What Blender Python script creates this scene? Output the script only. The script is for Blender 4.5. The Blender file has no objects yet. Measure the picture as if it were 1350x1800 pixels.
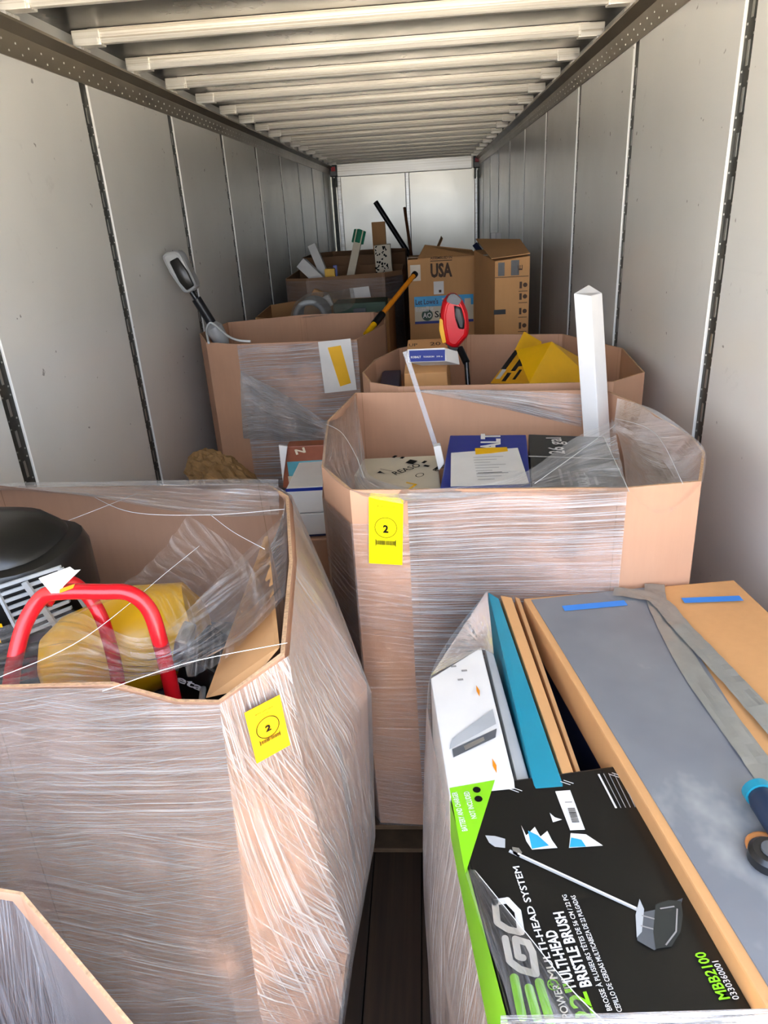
import bpy, bmesh, math, random
from mathutils import Vector, Matrix, noise
C = bpy.context.scene.collection
random.seed(7)
V = Vector
# ---------------------------------------------------------------- camera
cam = bpy.data.objects.new('camera', bpy.data.cameras.new('camera')); C.objects.link(cam)
cam.data.sensor_fit = 'VERTICAL'; cam.data.sensor_height = 24; cam.data.lens = 1228/1800*24
cam.data.clip_start = 0.02; cam.data.clip_end = 200
cam.matrix_world = Matrix(((0.997178, 0.030655, 0.068524, 0.0), (0.050731, 0.39764, -0.916138, 0.0), (-0.055332, 0.917029, 0.394963, 1.93), (0, 0, 0, 1)))
bpy.context.scene.camera = cam
# ---------------------------------------------------------------- world, sun, portal, exposure
SC = bpy.context.scene
SC.view_settings.view_transform = 'Standard'; SC.view_settings.look = 'None'
SC.view_settings.gamma = 1; SC.view_settings.use_curve_mapping = False
SC.view_settings.exposure = 1.05
SC.cycles.use_denoising = True
SC.cycles.max_bounces = 12; SC.cycles.diffuse_bounces = 8; SC.cycles.glossy_bounces = 5
SC.cycles.transparent_max_bounces = 24; SC.cycles.sample_clamp_indirect = 8
SC.cycles.caustics_reflective = True
W = bpy.data.worlds.new('sky'); SC.world = W; W.use_nodes = True
wn = W.node_tree; bg = wn.nodes['Background']
SKY_STRENGTH = 4.0; SUN_STRENGTH = 38.0
wt = wn.nodes.new('ShaderNodeTexCoord'); ws = wn.nodes.new('ShaderNodeSeparateXYZ'); wr = wn.nodes.new('ShaderNodeValToRGB')
wn.links.new(wt.outputs['Generated'], ws.inputs[0]); wn.links.new(ws.outputs['Z'], wr.inputs[0])
wr.color_ramp.elements[0].color = (.82, .88, 1, 1); wr.color_ramp.elements[1].color = (.42, .62, 1, 1)
wn.links.new(wr.outputs[0], bg.inputs['Color']); bg.inputs['Strength'].default_value = SKY_STRENGTH
sun = bpy.data.objects.new('sun', bpy.data.lights.new('sun', 'SUN')); C.objects.link(sun)
sun.data.energy = SUN_STRENGTH; sun.data.angle = .01; sun.data.color = (1, .9, .76)
sun.rotation_euler = V((-.55, -.35, -1)).to_track_quat('-Z', 'Y').to_euler()
REAR = -.22
por = bpy.data.objects.new('rear_door_daylight_portal', bpy.data.lights.new('portal', 'AREA')); C.objects.link(por)
por.data.shape = 'RECTANGLE'; por.data.size = 2.54; por.data.size_y = 2.75
por.location = (-.3, REAR, 1.4); por.rotation_euler = (math.pi/2, 0, math.pi); por.data.cycles.is_portal = True
por.rotation_euler = V((0, 1, 0)).to_track_quat('-Z', 'Y').to_euler()

# ---------------------------------------------------------------- materials
def lin(h):
    if isinstance(h, tuple): return h
    h = h.lstrip('#'); r = []
    for i in (0, 2, 4):
        c = int(h[i:i+2], 16)/255; r.append(c/12.92 if c <= .04045 else ((c+.055)/1.055)**2.4)
    return tuple(r)
def mk(name):
    m = bpy.data.materials.new(name); m.use_nodes = True
    nt = m.node_tree; return m, nt, nt.nodes['Principled BSDF']
def N(nt, t, **k):
    n = nt.nodes.new(t)
    for a, b in k.items(): setattr(n, a, b)
    return n
def ramp(nt, src, p0, p1, c0=(0, 0, 0, 1), c1=(1, 1, 1, 1)):
    r = N(nt, 'ShaderNodeValToRGB'); e = r.color_ramp.elements
    e[0].position = p0; e[1].position = p1; e[0].color = c0; e[1].color = c1
    nt.links.new(src, r.inputs[0]); return r.outputs[0]
def noi(nt, vec, scale, detail=3, rough=.55, sc=(1, 1, 1), rot=(0, 0, 0), dist=0):
    mp = N(nt, 'ShaderNodeMapping'); mp.inputs['Scale'].default_value = sc; mp.inputs['Rotation'].default_value = rot
    nt.links.new(vec, mp.inputs[0]); n = N(nt, 'ShaderNodeTexNoise')
    n.inputs['Scale'].default_value = scale; n.inputs['Detail'].default_value = detail
    n.inputs['Roughness'].default_value = rough; n.inputs['Distortion'].default_value = dist
    nt.links.new(mp.outputs[0], n.inputs[0]); return n.outputs[0]
def math_(nt, op, a, b):
    n = N(nt, 'ShaderNodeMath', operation=op)
    for i, v in enumerate((a, b)):
        if isinstance(v, (int, float)): n.inputs[i].default_value = v
        else: nt.links.new(v, n.inputs[i])
    return n.outputs[0]
def mixc(nt, fac, a, b):
    n = N(nt, 'ShaderNodeMix', data_type='RGBA')
    for s, v in (('Factor', fac), ('A', a), ('B', b)):
        i = [x for x in n.inputs if x.name == s and (x.type == ('VALUE' if s == 'Factor' else 'RGBA'))][0]
        if isinstance(v, (int, float)): i.default_value = v
        elif isinstance(v, tuple): i.default_value = (*v[:3], 1)
        else: nt.links.new(v, i)
    return [o for o in n.outputs if o.type == 'RGBA'][0]
def bump(nt, b, h, strength=.3, dist=.002):
    n = N(nt, 'ShaderNodeBump'); n.inputs['Strength'].default_value = strength; n.inputs['Distance'].default_value = dist
    nt.links.new(h, n.inputs['Height']); nt.links.new(n.outputs[0], b.inputs['Normal'])
def plain(name, col, rough=.5, metal=0, var=.12, vs=9, spec=.5, bmp=0):
    m, nt, b = mk(name); c = lin(col); tc = N(nt, 'ShaderNodeTexCoord')
    f = noi(nt, tc.outputs['Object'], vs, 4)
    f2 = ramp(nt, f, .3, .7)
    nt.links.new(mixc(nt, f2, tuple(x*(1-var) for x in c), tuple(min(1, x*(1+var)) for x in c)), b.inputs['Base Color'])
    b.inputs['Roughness'].default_value = rough; b.inputs['Metallic'].default_value = metal
    b.inputs['Specular IOR Level'].default_value = spec
    if bmp: bump(nt, b, noi(nt, tc.outputs['Object'], vs*8, 3), bmp)
    return m
def cardboard(name, col, rough=.75, flute=0):
    m, nt, b = mk(name); c = lin(col); tc = N(nt, 'ShaderNodeTexCoord').outputs['Object']
    a = ramp(nt, noi(nt, tc, 2.5, 3), .3, .75); g = ramp(nt, noi(nt, tc, 60, 4, sc=(1, 1, .12)), .3, .7)
    k = mixc(nt, a, tuple(x*.9 for x in c), tuple(x*1.06 for x in c))
    k = mixc(nt, math_(nt, 'MULTIPLY', g, .18), k, tuple(x*.75 for x in c))
    nt.links.new(k, b.inputs['Base Color']); b.inputs['Roughness'].default_value = rough
    b.inputs['Specular IOR Level'].default_value = .3
    bump(nt, b, noi(nt, tc, 90, 3, sc=(1, 1, .1)), .12, .002)
    return m
def film(name, base=.12, gain=.55, angs=(0, .5), tint=(.95, .95, .97), rough=.16, bs=.9, patch=1.6, wobble=.03, freq=150, fres=1.0):
    """stretch film: clear, with milky stretched lines running along it"""
    m, nt, b = mk(name); uv = N(nt, 'ShaderNodeUVMap').outputs[0]
    wob = noi(nt, uv, 2.2, 2); add = N(nt, 'ShaderNodeVectorMath', operation='MULTIPLY_ADD')
    cv = N(nt, 'ShaderNodeCombineXYZ'); nt.links.new(wob, cv.inputs[1])
    nt.links.new(cv.outputs[0], add.inputs[0]); add.inputs[1].default_value = (wobble,)*3; nt.links.new(uv, add.inputs[2])
    tot = None; hsum = None
    for i, a in enumerate(angs):
        mr = N(nt, 'ShaderNodeMapping'); mr.inputs['Rotation'].default_value = (0, 0, a); nt.links.new(add.outputs[0], mr.inputs[0])
        s = noi(nt, mr.outputs[0], 1, 4, .75, sc=(.8, freq*(1+.35*i), 1))
        s2 = ramp(nt, s, .48, .62)
        pm = ramp(nt, noi(nt, uv, patch+.7*i, 3, sc=(1+i, 1.6, 1), rot=(0, 0, i*1.3)), .38, .64)
        s3 = math_(nt, 'MULTIPLY', s2, math_(nt, 'ADD', math_(nt, 'MULTIPLY', pm, .9), .1))
        tot = s3 if tot is None else math_(nt, 'MAXIMUM', tot, s3)
        h = math_(nt, 'MULTIPLY', s, pm)
        hsum = h if hsum is None else math_(nt, 'ADD', hsum, h)
    fac = math_(nt, 'ADD', math_(nt, 'MULTIPLY', tot, gain), base)
    b.inputs['Base Color'].default_value = (*tint, 1); b.inputs['Roughness'].default_value = rough
    b.inputs['Specular IOR Level'].default_value = .8; b.inputs['IOR'].default_value = 1.75
    bump(nt, b, hsum, bs, .010)
    tr = N(nt, 'ShaderNodeBsdfTransparent'); mx = N(nt, 'ShaderNodeMixShader')
    gl = N(nt, 'ShaderNodeBsdfGlossy'); gl.inputs['Roughness'].default_value = rough; gl.inputs['Color'].default_value = (1, 1, 1, 1)
    bn = [n for n in nt.nodes if n.type == 'BUMP'][0]; nt.links.new(bn.outputs[0], gl.inputs['Normal'])
    fr = N(nt, 'ShaderNodeFresnel'); fr.inputs[0].default_value = 1.5; nt.links.new(bn.outputs[0], fr.inputs['Normal'])
    m1 = N(nt, 'ShaderNodeMixShader'); nt.links.new(math_(nt, 'MINIMUM', math_(nt, 'MULTIPLY', fr.outputs[0], fres), 1), m1.inputs[0]); nt.links.new(tr.outputs[0], m1.inputs[1]); nt.links.new(gl.outputs[0], m1.inputs[2])
    nt.links.new(fac, mx.inputs[0]); nt.links.new(m1.outputs[0], mx.inputs[1]); nt.links.new(b.outputs[0], mx.inputs[2])
    nt.links.new(mx.outputs[0], nt.nodes['Material Output'].inputs[0])
    return m
M = {}
KR = cardboard('kraft_board', '#c0967a'); KR2 = cardboard('brown_kraft_board', '#b98c5e'); KD = cardboard('dark_kraft_board', '#8c6a4c')
KO = cardboard('orange_kraft_board', '#cc9a66')
EDGE = plain('board_cut_edge', '#c09b76', .9, var=.25, vs=160)
WHT = plain('white_card', '#dcdad6', .45, var=.04); CREAM = plain('cream_card', '#cfc4ac', .5, var=.05)
BLK = plain('black_plastic', '#121417', .3, var=.1); BLKC = plain('black_card', '#131311', .33, var=.2, vs=5)
CHAR = plain('charcoal_card', '#2d302e', .35, var=.12); INK = plain('black_ink', '#141210', .8, spec=.1); BRINK = plain('brown_ink', '#4a3322', .7)
GRYINK = plain('grey_ink', '#8d8b88', .6)
BLUE = plain('blue_card', '#1b2f86', .35, var=.06); NAVY = plain('navy_card', '#20294a', .35); LOW = plain('cyan_blue_print', '#2f9fd6', .4)
YEL = plain('yellow_sticker', '#f5e300', .75, var=.04, spec=.2); YEL2 = plain('amber_yellow_card', '#e9b200', .45, var=.05); YEL3 = plain('mustard_card', '#c58e10', .5, var=.08)
RED = plain('red_paint', '#c3141d', .25, var=.05); REDP = plain('red_plastic', '#d40f1c', .35, var=.05)
GRN = plain('lime_print', '#86cf1e', .4, var=.05); TEAL = plain('teal_card', '#1d8299', .4, var=.08); DGRN = plain('dark_green', '#2c4a35', .5)
GREY = plain('grey_plastic', '#a7aaab', .4); DGREY = plain('dark_grey', '#54575a', .45); SILV = plain('steel', '#b9b9b4', .3, .8)
ORG = plain('orange_grip', '#e08818', .4); BTAPE = plain('blue_tape', '#2f7fd6', .55, var=.04); PTAPE = plain('clear_tape', '#d8c9ae', .25)
FOAM = plain('white_foam', '#e6e6e6', .7, var=.02, bmp=.1); WOOD = plain('pallet_wood', '#5d4630', .85, var=.35, vs=12)
TYEL = plain('yellow_tank_paint', '#d9a514', .3, var=.05); CREASE = plain('board_crease', '#a57f60', .9)
RBRN = plain('russet_print', '#8f5038', .45, var=.2); LTEAL = plain('pale_teal_print', '#5aa0ac', .4, var=.15); BRN = plain('brown_stick', '#6a4024', .5)
NVTOOL = plain('blue_green_grip', '#1c2c44', .5); SKIN = plain('tan_plastic', '#c9854a', .4)
ROPE = plain('twisted_film', '#dfe2e2', .25, var=.03)

def metal_wall(name, col, rough, metal, scuffs=True, ior=1.5, rv=.12, bm_=.2):
    m, nt, b = mk(name); tc = N(nt, 'ShaderNodeTexCoord').outputs['Object']; c = lin(col)
    a = ramp(nt, noi(nt, tc, .9, 3), .3, .72)
    k = mixc(nt, a, tuple(x*.93 for x in c), tuple(x*1.05 for x in c))
    if scuffs:
        s = ramp(nt, noi(nt, tc, 9, 6, .7, sc=(1, 1, .7), dist=.4), .62, .80)
        z = ramp(nt, noi(nt, tc, 1.3, 2), .45, .62)
        k = mixc(nt, math_(nt, 'MULTIPLY', math_(nt, 'MULTIPLY', s, z), .4), k, tuple(x*.35 for x in c))
        l = ramp(nt, noi(nt, tc, 3, 5, .7, sc=(1, .3, 12), rot=(.5, 0, 0)), .60, .72)
        k = mixc(nt, math_(nt, 'MULTIPLY', l, .05), k, tuple(x*.7 for x in c))
        p = ramp(nt, noi(nt, tc, 20, 2), .735, .76)
        k = mixc(nt, math_(nt, 'MULTIPLY', p, .6), k, (.1, .09, .08))
    nt.links.new(k, b.inputs['Base Color']); b.inputs['IOR'].default_value = ior
    r = math_(nt, 'ADD', math_(nt, 'MULTIPLY', ramp(nt, noi(nt, tc, 2.5, 4), .3, .7), rv), rough)
    nt.links.new(r, b.inputs['Roughness']); b.inputs['Metallic'].default_value = metal
    bump(nt, b, noi(nt, tc, 2.2, 2), bm_, .01)
    return m
WALL = metal_wall('white_liner_panel', '#f3f4f0', .2, .0, ior=1.75, rv=.07, bm_=.15)
NOSE = metal_wall('front_liner_panel', '#e2dfd2', .28, .6, False, rv=.04, bm_=.1)
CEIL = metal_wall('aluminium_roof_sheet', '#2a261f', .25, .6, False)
BOW, nt, b = mk('galvanised_bow'); tc = N(nt, 'ShaderNodeTexCoord').outputs['Object']
nt.links.new(mixc(nt, ramp(nt, noi(nt, tc, 1, 3, sc=(.3, 90, 120)), .35, .5), lin('#dcd6c8'), lin('#fffdf6')), b.inputs['Base Color'])
b.inputs['Roughness'].default_value = .28; b.inputs['Metallic'].default_value = .35
RAIL = metal_wall('dark_top_rail', '#8d8474', .28, .6, False)
POST = plain('dark_post_steel', '#4b4c46', .45, .5, var=.2, vs=20)

# ---------------------------------------------------------------- mesh helpers
class MB:
    def __init__(s, *mats): s.v = []; s.f = []; s.mi = []; s.uv = {}; s.m = 0; s.mats = list(mats)
    def mat(s, m):
        if m not in s.mats: s.mats.append(m)
        s.m = s.mats.index(m); return s
    def face(s, pts, uv=None):
        n = len(s.v); s.v += [tuple(p) for p in pts]; s.f.append(list(range(n, n+len(pts)))); s.mi.append(s.m)
        if uv: s.uv[len(s.f)-1] = uv
        return s
    def mesh(s, verts, faces, uvs=None):
        n = len(s.v); s.v += [tuple(p) for p in verts]
        for i, f in enumerate(faces):
            s.f.append([n+j for j in f]); s.mi.append(s.m)
            if uvs: s.uv[len(s.f)-1] = uvs[i]
        return s
    def bm(s, bm):
        bm.verts.index_update(); s.mesh([v.co.copy() for v in bm.verts], [[v.index for v in f.verts] for f in bm.faces]); bm.free(); return s
    def hexa(s, top, bot, bev=.004):
        b = bmesh.new(); t = [b.verts.new(p) for p in top]; o = [b.verts.new(p) for p in bot]
        n = len(top); b.faces.new(t); b.faces.new(o[::-1])
        for i in range(n): b.faces.new((t[i], o[i], o[(i+1) % n], t[(i+1) % n]))
        bmesh.ops.recalc_face_normals(b, faces=b.faces)
        if bev: bmesh.ops.bevel(b, geom=b.edges[:], offset=bev, segments=2, affect='EDGES', profile=.6)
        return s.bm(b)
    def box(s, c, d, bev=.003, rot=None):
        x, y, z = (k/2 for k in d)
        q = [V((a*x, b*y, e*z)) for e in (1, -1) for a, b in ((-1, -1), (1, -1), (1, 1), (-1, 1))]
        if rot: q = [rot @ p for p in q]
        q = [p+V(c) for p in q]; return s.hexa(q[:4], q[4:], bev)
    def tube(s, pts, r, seg=12, cap=True, taper=None):
        pts = [V(p) for p in pts]; up = None; rings = []
        for i, p in enumerate(pts):
            t = (pts[min(i+1, len(pts)-1)]-pts[max(i-1, 0)]).normalized()
            if up is None: up = t.orthogonal().normalized()
            up = (up-t*up.dot(t)).normalized(); q = t.cross(up)
            rr = r if taper is None else taper[i]
            rings.append([p+(up*math.cos(a)+q*math.sin(a))*rr for a in (2*math.pi*k/seg for k in range(seg))])
        vs = [v for g in rings for v in g]; fs = []
        for i in range(len(rings)-1):
            for k in range(seg):
                a = i*seg+k; b = i*seg+(k+1) % seg; fs.append([a, b, b+seg, a+seg])
        if cap: fs.append(list(range(seg))[::-1]); fs.append([len(vs)-seg+k for k in range(seg)])
        return s.mesh(vs, fs)
    def build(s, name, parent=None, smooth=False, kind=None, label=None, loc=None):
        if not s.v: return None
        if parent is not None:
            o0 = V((0, 0, 0)); p = parent
            while p: o0 += p.location; p = p.parent
        elif loc is not None: o0 = V(loc)
        else:
            xs, ys, zs = zip(*s.v); o0 = V(((min(xs)+max(xs))/2, (min(ys)+max(ys))/2, min(zs)))
        if parent is not None:  # origin of a part: its own centre
            xs, ys, zs = zip(*s.v); own = V(((min(xs)+max(xs))/2, (min(ys)+max(ys))/2, (min(zs)+max(zs))/2)); lo = own-o0; o0 = own
        me = bpy.data.meshes.new(name); me.from_pydata([V(p)-o0 for p in s.v], [], s.f)
        for m in s.mats: me.materials.append(m)
        me.polygons.foreach_set('material_index', s.mi)
        if s.uv:
            ul = me.uv_layers.new(name='UVMap')
            for fi, uvs in s.uv.items():
                for li, uvc in zip(me.polygons[fi].loop_indices, uvs): ul.data[li].uv = uvc
        if smooth:
            me.polygons.foreach_set('use_smooth', [True]*len(me.polygons))
        o = bpy.data.objects.new(name, me); C.objects.link(o)
        if smooth and smooth != 'all':
            md = o.modifiers.new('es', 'EDGE_SPLIT'); md.split_angle = .7
        if parent is not None: o.parent = parent; o.location = lo
        else: o.location = o0
        if kind: o['kind'] = kind
        if label: o['label'] = label
        return o
def tag(o, label, cat, group=None):
    o['label'] = label; o['category'] = cat
    if group: o['group'] = group
    return o
def thing(name, loc, label, cat, group=None):
    o = bpy.data.objects.new(name, None); o.empty_display_size = .05; C.objects.link(o); o.location = loc
    return tag(o, label, cat, group)
def smooth_path(pts, n=8):
    pts = [V(p) for p in pts]; P_ = [pts[0]]+pts+[pts[-1]]; out = []
    for i in range(1, len(P_)-2):
        a, b, c, d = P_[i-1:i+3]
        for k in range(n):
            t = k/n; out.append(.5*((2*b)+(c-a)*t+(2*a-5*b+4*c-d)*t*t+(3*b-a-3*c+d)*t**3))
    out.append(pts[-1]); return out
_tc = {}
def glyphs(txt, bold=0.0, spacing=1.0):
    k = (txt, bold, spacing)
    if k not in _tc:
        cu = bpy.data.curves.new('t', 'FONT'); cu.body = txt; cu.size = 1; cu.offset = bold; cu.resolution_u = 2; cu.space_character = spacing
        o = bpy.data.objects.new('t', cu); C.objects.link(o); bpy.context.view_layer.update()
        me = o.evaluated_get(bpy.context.evaluated_depsgraph_get()).to_mesh()
        _tc[k] = ([(v.co.x, v.co.y) for v in me.vertices], [list(p.vertices) for p in me.polygons])
        o.to_mesh_clear(); bpy.data.objects.remove(o); bpy.data.curves.remove(cu)
    return _tc[k]
class Face:
    """flat frame on a surface: o origin, u right, v up (unit), printing sits a hair above it"""
    def __init__(s, o, u, v, eps=.0012):
        s.o = V(o); s.u = V(u).normalized(); s.n = s.u.cross(V(v)).normalized(); s.v = s.n.cross(s.u); s.e = eps; s.t = {}
    def at(s, u, v, k=0): return s.o+s.u*u+s.v*v+s.n*(s.e*(1+.35*k))
    def uv(s, p): d = V(p)-s.o; return d.dot(s.u), d.dot(s.v)
    def mb(s, key): return s.t.setdefault(key, MB())
    def poly(s, m, pts, key='printed_panel', k=0): s.mb(key).mat(m).face([s.at(a, b, k) for a, b in pts]); return s
    def rect(s, m, a, b, w, h, key='printed_panel', k=0, rot=0):
        c, d = math.cos(rot), math.sin(rot)
        return s.poly(m, [(a+c*x-d*y, b+d*x+c*y) for x, y in ((0, 0), (w, 0), (w, h), (0, h))], key, k)
    def text(s, m, txt, a, b, h, w=None, rot=0, bold=0.01, shear=0, key='printed_lettering', k=2):
        vs, fs = glyphs(txt, bold)
        if not vs: return s
        x0 = min(p[0] for p in vs); x1 = max(p[0] for p in vs); sy = h/.72; sx = sy if w is None else w/(x1-x0)
        c, d = math.cos(rot), math.sin(rot); pts = []
        for x, y in vs:
            X = (x-x0)*sx+y*sy*shear; Y = y*sy; pts.append(s.at(a+c*X-d*Y, b+d*X+c*Y, k))
        s.mb(key).mat(m).mesh(pts, fs); return s
    def ring(s, m, a, b, r, w, key='printed_lettering', k=2, n=24, sx=1):
        for i in range(n):
            t0, t1 = 2*math.pi*i/n, 2*math.pi*(i+1)/n
            s.poly(m, [(a+sx*q*math.cos(t), b+q*math.sin(t)) for q, t in ((r, t0), (r, t1), (r-w, t1), (r-w, t0))], key, k)
        return s
    def bars(s, m, a, b, w, h, n=14, key='printed_lettering', k=2, rot=0):
        x = 0; c, d = math.cos(rot), math.sin(rot)
        rs = random.Random(n)
        while x < w:
            t = w/n*rs.choice((.3, .5, .8)); s.rect(m, a+c*x, b+d*x, t, h, key, k, rot); x += t+w/n*rs.choice((.3, .5))
        return s
    def done(s, parent):
        for key, mb in s.t.items(): mb.build(key, parent)
def lerp(a, b, t): return V(a)*(1-t)+V(b)*t
def sticker(f, cx, cy, w, h, parent, name='lot_label', m_=None):
    """yellow lot sticker: lines of print, ringed number, barcode"""
    t = Face(f.at(cx-w/2, cy-h/2), f.u, f.v, .0010)
    b = MB(m_ or YEL); b.hexa([t.at(0, 0, 2), t.at(w, 0, 2), t.at(w, h, 2), t.at(0, h, 2)], [t.at(0, 0, -1), t.at(w, 0, -1), t.at(w, h, -1), t.at(0, h, -1)], 0)
    o = b.build(name, parent, label='yellow lot sticker with a black number 2')
    t.text(INK, 'BULK LOT SALE', w*.25, h*.86, h*.022, w*.5, k=4); t.text(INK, 'LOT NO', w*.38, h*.80, h*.018, w*.24, k=4)
    t.ring(INK, w*.5, h*.56, w*.33, .0014, k=7, n=30); t.text(INK, '2', w*.42, h*.49, h*.11, w*.16, k=8, bold=.04)
    t.bars(INK, w*.22, h*.30, w*.56, h*.065, 22, k=7); t.rect(INK, w*.2, h*.28, w*.02, h*.1, 'printed_lettering', 4); t.rect(INK, w*.78, h*.28, w*.02, h*.1, 'printed_lettering', 4)
    t.done(o); return o
def carton(name, label, cat, top, down, mat, tape=True, group=None, bev=.004, tapem=None, sides=None):
    """closed carton from its four top corners (counter-clockwise) and a downward vector"""
    top = [V(p) for p in top]; dn = V(down); bot = [p+dn for p in top]
    c = sum(bot, V())/4; t = thing(name, c, label, cat, group)
    b = MB(mat).hexa(top, bot, bev)
    b.build('body', t)
    if tape:
        a0, a1 = lerp(top[0], top[3], .5), lerp(top[1], top[2], .5); w = (top[3]-top[0]).normalized()*.024; z = V((0, 0, .0015))
        MB(tapem or PTAPE).hexa([a0-w+z, a1-w+z, a1+w+z, a0+w+z], [a0-w-z*.6, a1-w-z*.6, a1+w-z*.6, a0+w-z*.6], 0).build('packing_tape', t)
    return t
def bin_(name, label, rings, mat=KR, thick=.007, wrapm=None, wrap_z=None, wrap_faces=None, group='octagonal bulk bins'):
    """open cardboard bin: rings = list (top first) of corner loops [(x,y,z)...] counter-clockwise from above"""
    n = len(rings[0]); base = rings[-1]; c = sum((V(p) for p in base), V())/n
    t = thing(name, (c.x, c.y, min(p[2] for p in base)), label, 'bulk bin', group)
    def off(r, d):
        out = []
        for i in range(n):
            p, a, q = V(r[i]), V(r[i-1]), V(r[(i+1) % n]); e0 = (p-a); e1 = (q-p); e0.z = e1.z = 0; e0.normalize(); e1.normalize()
            n0 = V((e0.y, -e0.x, 0)); n1 = V((e1.y, -e1.x, 0)); m = (n0+n1); m = m/max(m.dot(n0), .35) if m.length > .01 else n0
            out.append(p+m*d)
        return out
    def sub(r, k=4):   # subdivide every side so panels can belly and the film can be shaped
        o = []
        for i in range(n):
            for j in range(k): o.append(lerp(r[i], r[(i+1) % n], j/k))
        return o
    body = MB(mat, EDGE); outer = rings; inner = [off(r, -thick) for r in rings]
    per = [0]
    for i in range(n): per.append(per[-1]+(V(rings[0][(i+1) % n])-V(rings[0][i])).length)
    for k in range(len(rings)-1):
        for i in range(n):
            j = (i+1) % n
            body.mat(mat)
            for q, flip in ((outer, 0), (inner, 1)):
                G_ = [[lerp(lerp(q[k][i], q[k][j], a/5), lerp(q[k+1][i], q[k+1][j], a/5), b/4) for b in range(5)] for a in range(6)]
                for a in range(5):
                    for b in range(4):
                        w = [G_[a][b+1], G_[a+1][b+1], G_[a+1][b], G_[a][b]]; body.face(w[::-1] if flip else w)
    for i in range(n):
        j = (i+1) % n; body.mat(EDGE).face([outer[0][i], outer[0][j], inner[0][j], inner[0][i]])
    body.mat(mat).face([p for p in inner[-1]]); body.face([p for p in outer[-1]][::-1])
    # pressed fold lines down the panels near each corner
    fl = body.mat(CREASE)
    for i in range(n):
        a = V(rings[0][i]); b = V(rings[0][(i+1) % n]); L = (b-a).length
        if L < .3: continue
        for s_ in (.02/L, 1-.02/L):
            for sg, src in ((1, outer), (-1, inner)):
                for k in range(len(rings)-1):
                    p = lerp(src[k][i], src[k][(i+1) % n], s_); q = lerp(src[k+1][i], src[k+1][(i+1) % n], s_)
                    e = (b-a).normalized()*.0012; nn = V((e.y, -e.x, 0)).normalized()*(.0012*sg)
                    fl.face([p-e+nn, q-e+nn, q+e+nn, p+e+nn])
    body.build('body', t)
    if wrapm:
        z1, z0 = wrap_z; sh = MB(wrapm); ro = [off(r, .009) for r in rings]
        def pt(i, z, s_):  # point on offset shell
            col = [lerp(r[i], r[(i+1) % n], s_) for r in ro]
            for a, b in zip(col, col[1:]):
                if a.z >= z >= b.z or b is col[-1]:
                    tt = (a.z-z)/max(a.z-b.z, 1e-6); return lerp(a, b, min(max(tt, -.2), 1))
        for i in (wrap_faces or range(n)):
            L = per[i+1]-per[i]; nu = max(2, int(L/.05)); nz = 16
            g = []
            for a in range(nu+1):
                row = []
                for b in range(nz+1):
                    top_z = min(z1, pt(i, 99, a/nu).z if False else lerp(ro[0][i], ro[0][(i+1) % n], a/nu).z+.004)
                    z = top_z+(z0-top_z)*b/nz; p = pt(i, z, a/nu)
                    w = .003*noise.noise(V((per[i]+L*a/nu, z*9, 3.1))*2.0)
                    e = (V(rings[0][(i+1) % n])-V(rings[0][i])).normalized(); p = p+V((e.y, -e.x, 0))*w
                    row.append((p, (per[i]+L*a/nu, z)))
                g.append(row)
            for a in range(nu):
                for b in range(nz):
                    q = [g[a][b+1], g[a+1][b+1], g[a+1][b], g[a][b]]
                    sh.face([x[0] for x in q], [x[1] for x in q])
        sh.build('stretch_wrap', t, smooth='all')
    return t
def membrane(name, A, B, mat, parent, sag=.02, amp=.006, nu=44, nv=26, seed=0, ridge=18, dirn=(0, 0, -1), curve=None):
    """taut crinkled sheet of film between two edges (polylines A and B)"""
    A = smooth_path(A, 10); B = smooth_path(B, 10)
    def s_(p, t):
        f = t*(len(p)-1); i = min(int(f), len(p)-2); return lerp(p[i], p[i+1], f-i)
    g = []; dn = V(dirn)
    LA = sum((A[i+1]-A[i]).length for i in range(len(A)-1)); LB = (s_(A, .5)-s_(B, .5)).length
    for i in range(nu+1):
        row = []
        for j in range(nv+1):
            u, v = i/nu, j/nv; p = lerp(s_(A, u), s_(B, u), v)
            p = p+dn*sag*4*v*(1-v)
            ed = min(1, 6*min(v, 1-v)+.15)
            h = noise.noise(V((u*2.2+seed, v*ridge, seed)))*.6+noise.noise(V((u*5+v*3, v*ridge*2.3-u*4, seed+5)))*.4
            row.append((p+dn*h*amp*ed, (u*LA, v*LB)))
        g.append(row)
    m = MB(mat)
    for i in range(nu):
        for j in range(nv):
            q = [g[i][j], g[i+1][j], g[i+1][j+1], g[i][j+1]]; m.face([x[0] for x in q], [x[1] for x in q])
    return m.build(name, parent, smooth='all')
def strand(parent, pts, r=.0016, name='film_strand'):
    q = smooth_path(pts, 8); return MB(ROPE).tube(q, r, 6).build(name, parent, smooth='all')
def slabform(pts, depth, dome=.0, bev=.004, inset=.02):
    """solid with the outline pts (closed loop), extruded by vector depth, its front bulging"""
    b = bmesh.new(); vs = [b.verts.new(p) for p in pts]; f = b.faces.new(vs); b.normal_update()
    r = bmesh.ops.extrude_face_region(b, geom=[f]); nv = [x for x in r['geom'] if isinstance(x, bmesh.types.BMVert)]
    bmesh.ops.translate(b, verts=nv, vec=V(depth))
    fr = [x for x in b.faces if all(v in vs for v in x.verts)]
    if not fr:
        b.verts.ensure_lookup_table(); fr = [b.faces.new(vs)] if len([x for x in b.faces if set(x.verts) == set(vs)]) == 0 else []
    bmesh.ops.recalc_face_normals(b, faces=b.faces)
    if dome and fr:
        bmesh.ops.inset_region(b, faces=fr, thickness=inset, depth=0, use_even_offset=True)
        bmesh.ops.translate(b, verts=list(fr[0].verts), vec=-V(depth).normalized()*dome)
    if bev: bmesh.ops.bevel(b, geom=b.edges[:], offset=bev, segments=2, affect='EDGES')
    return b

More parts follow.
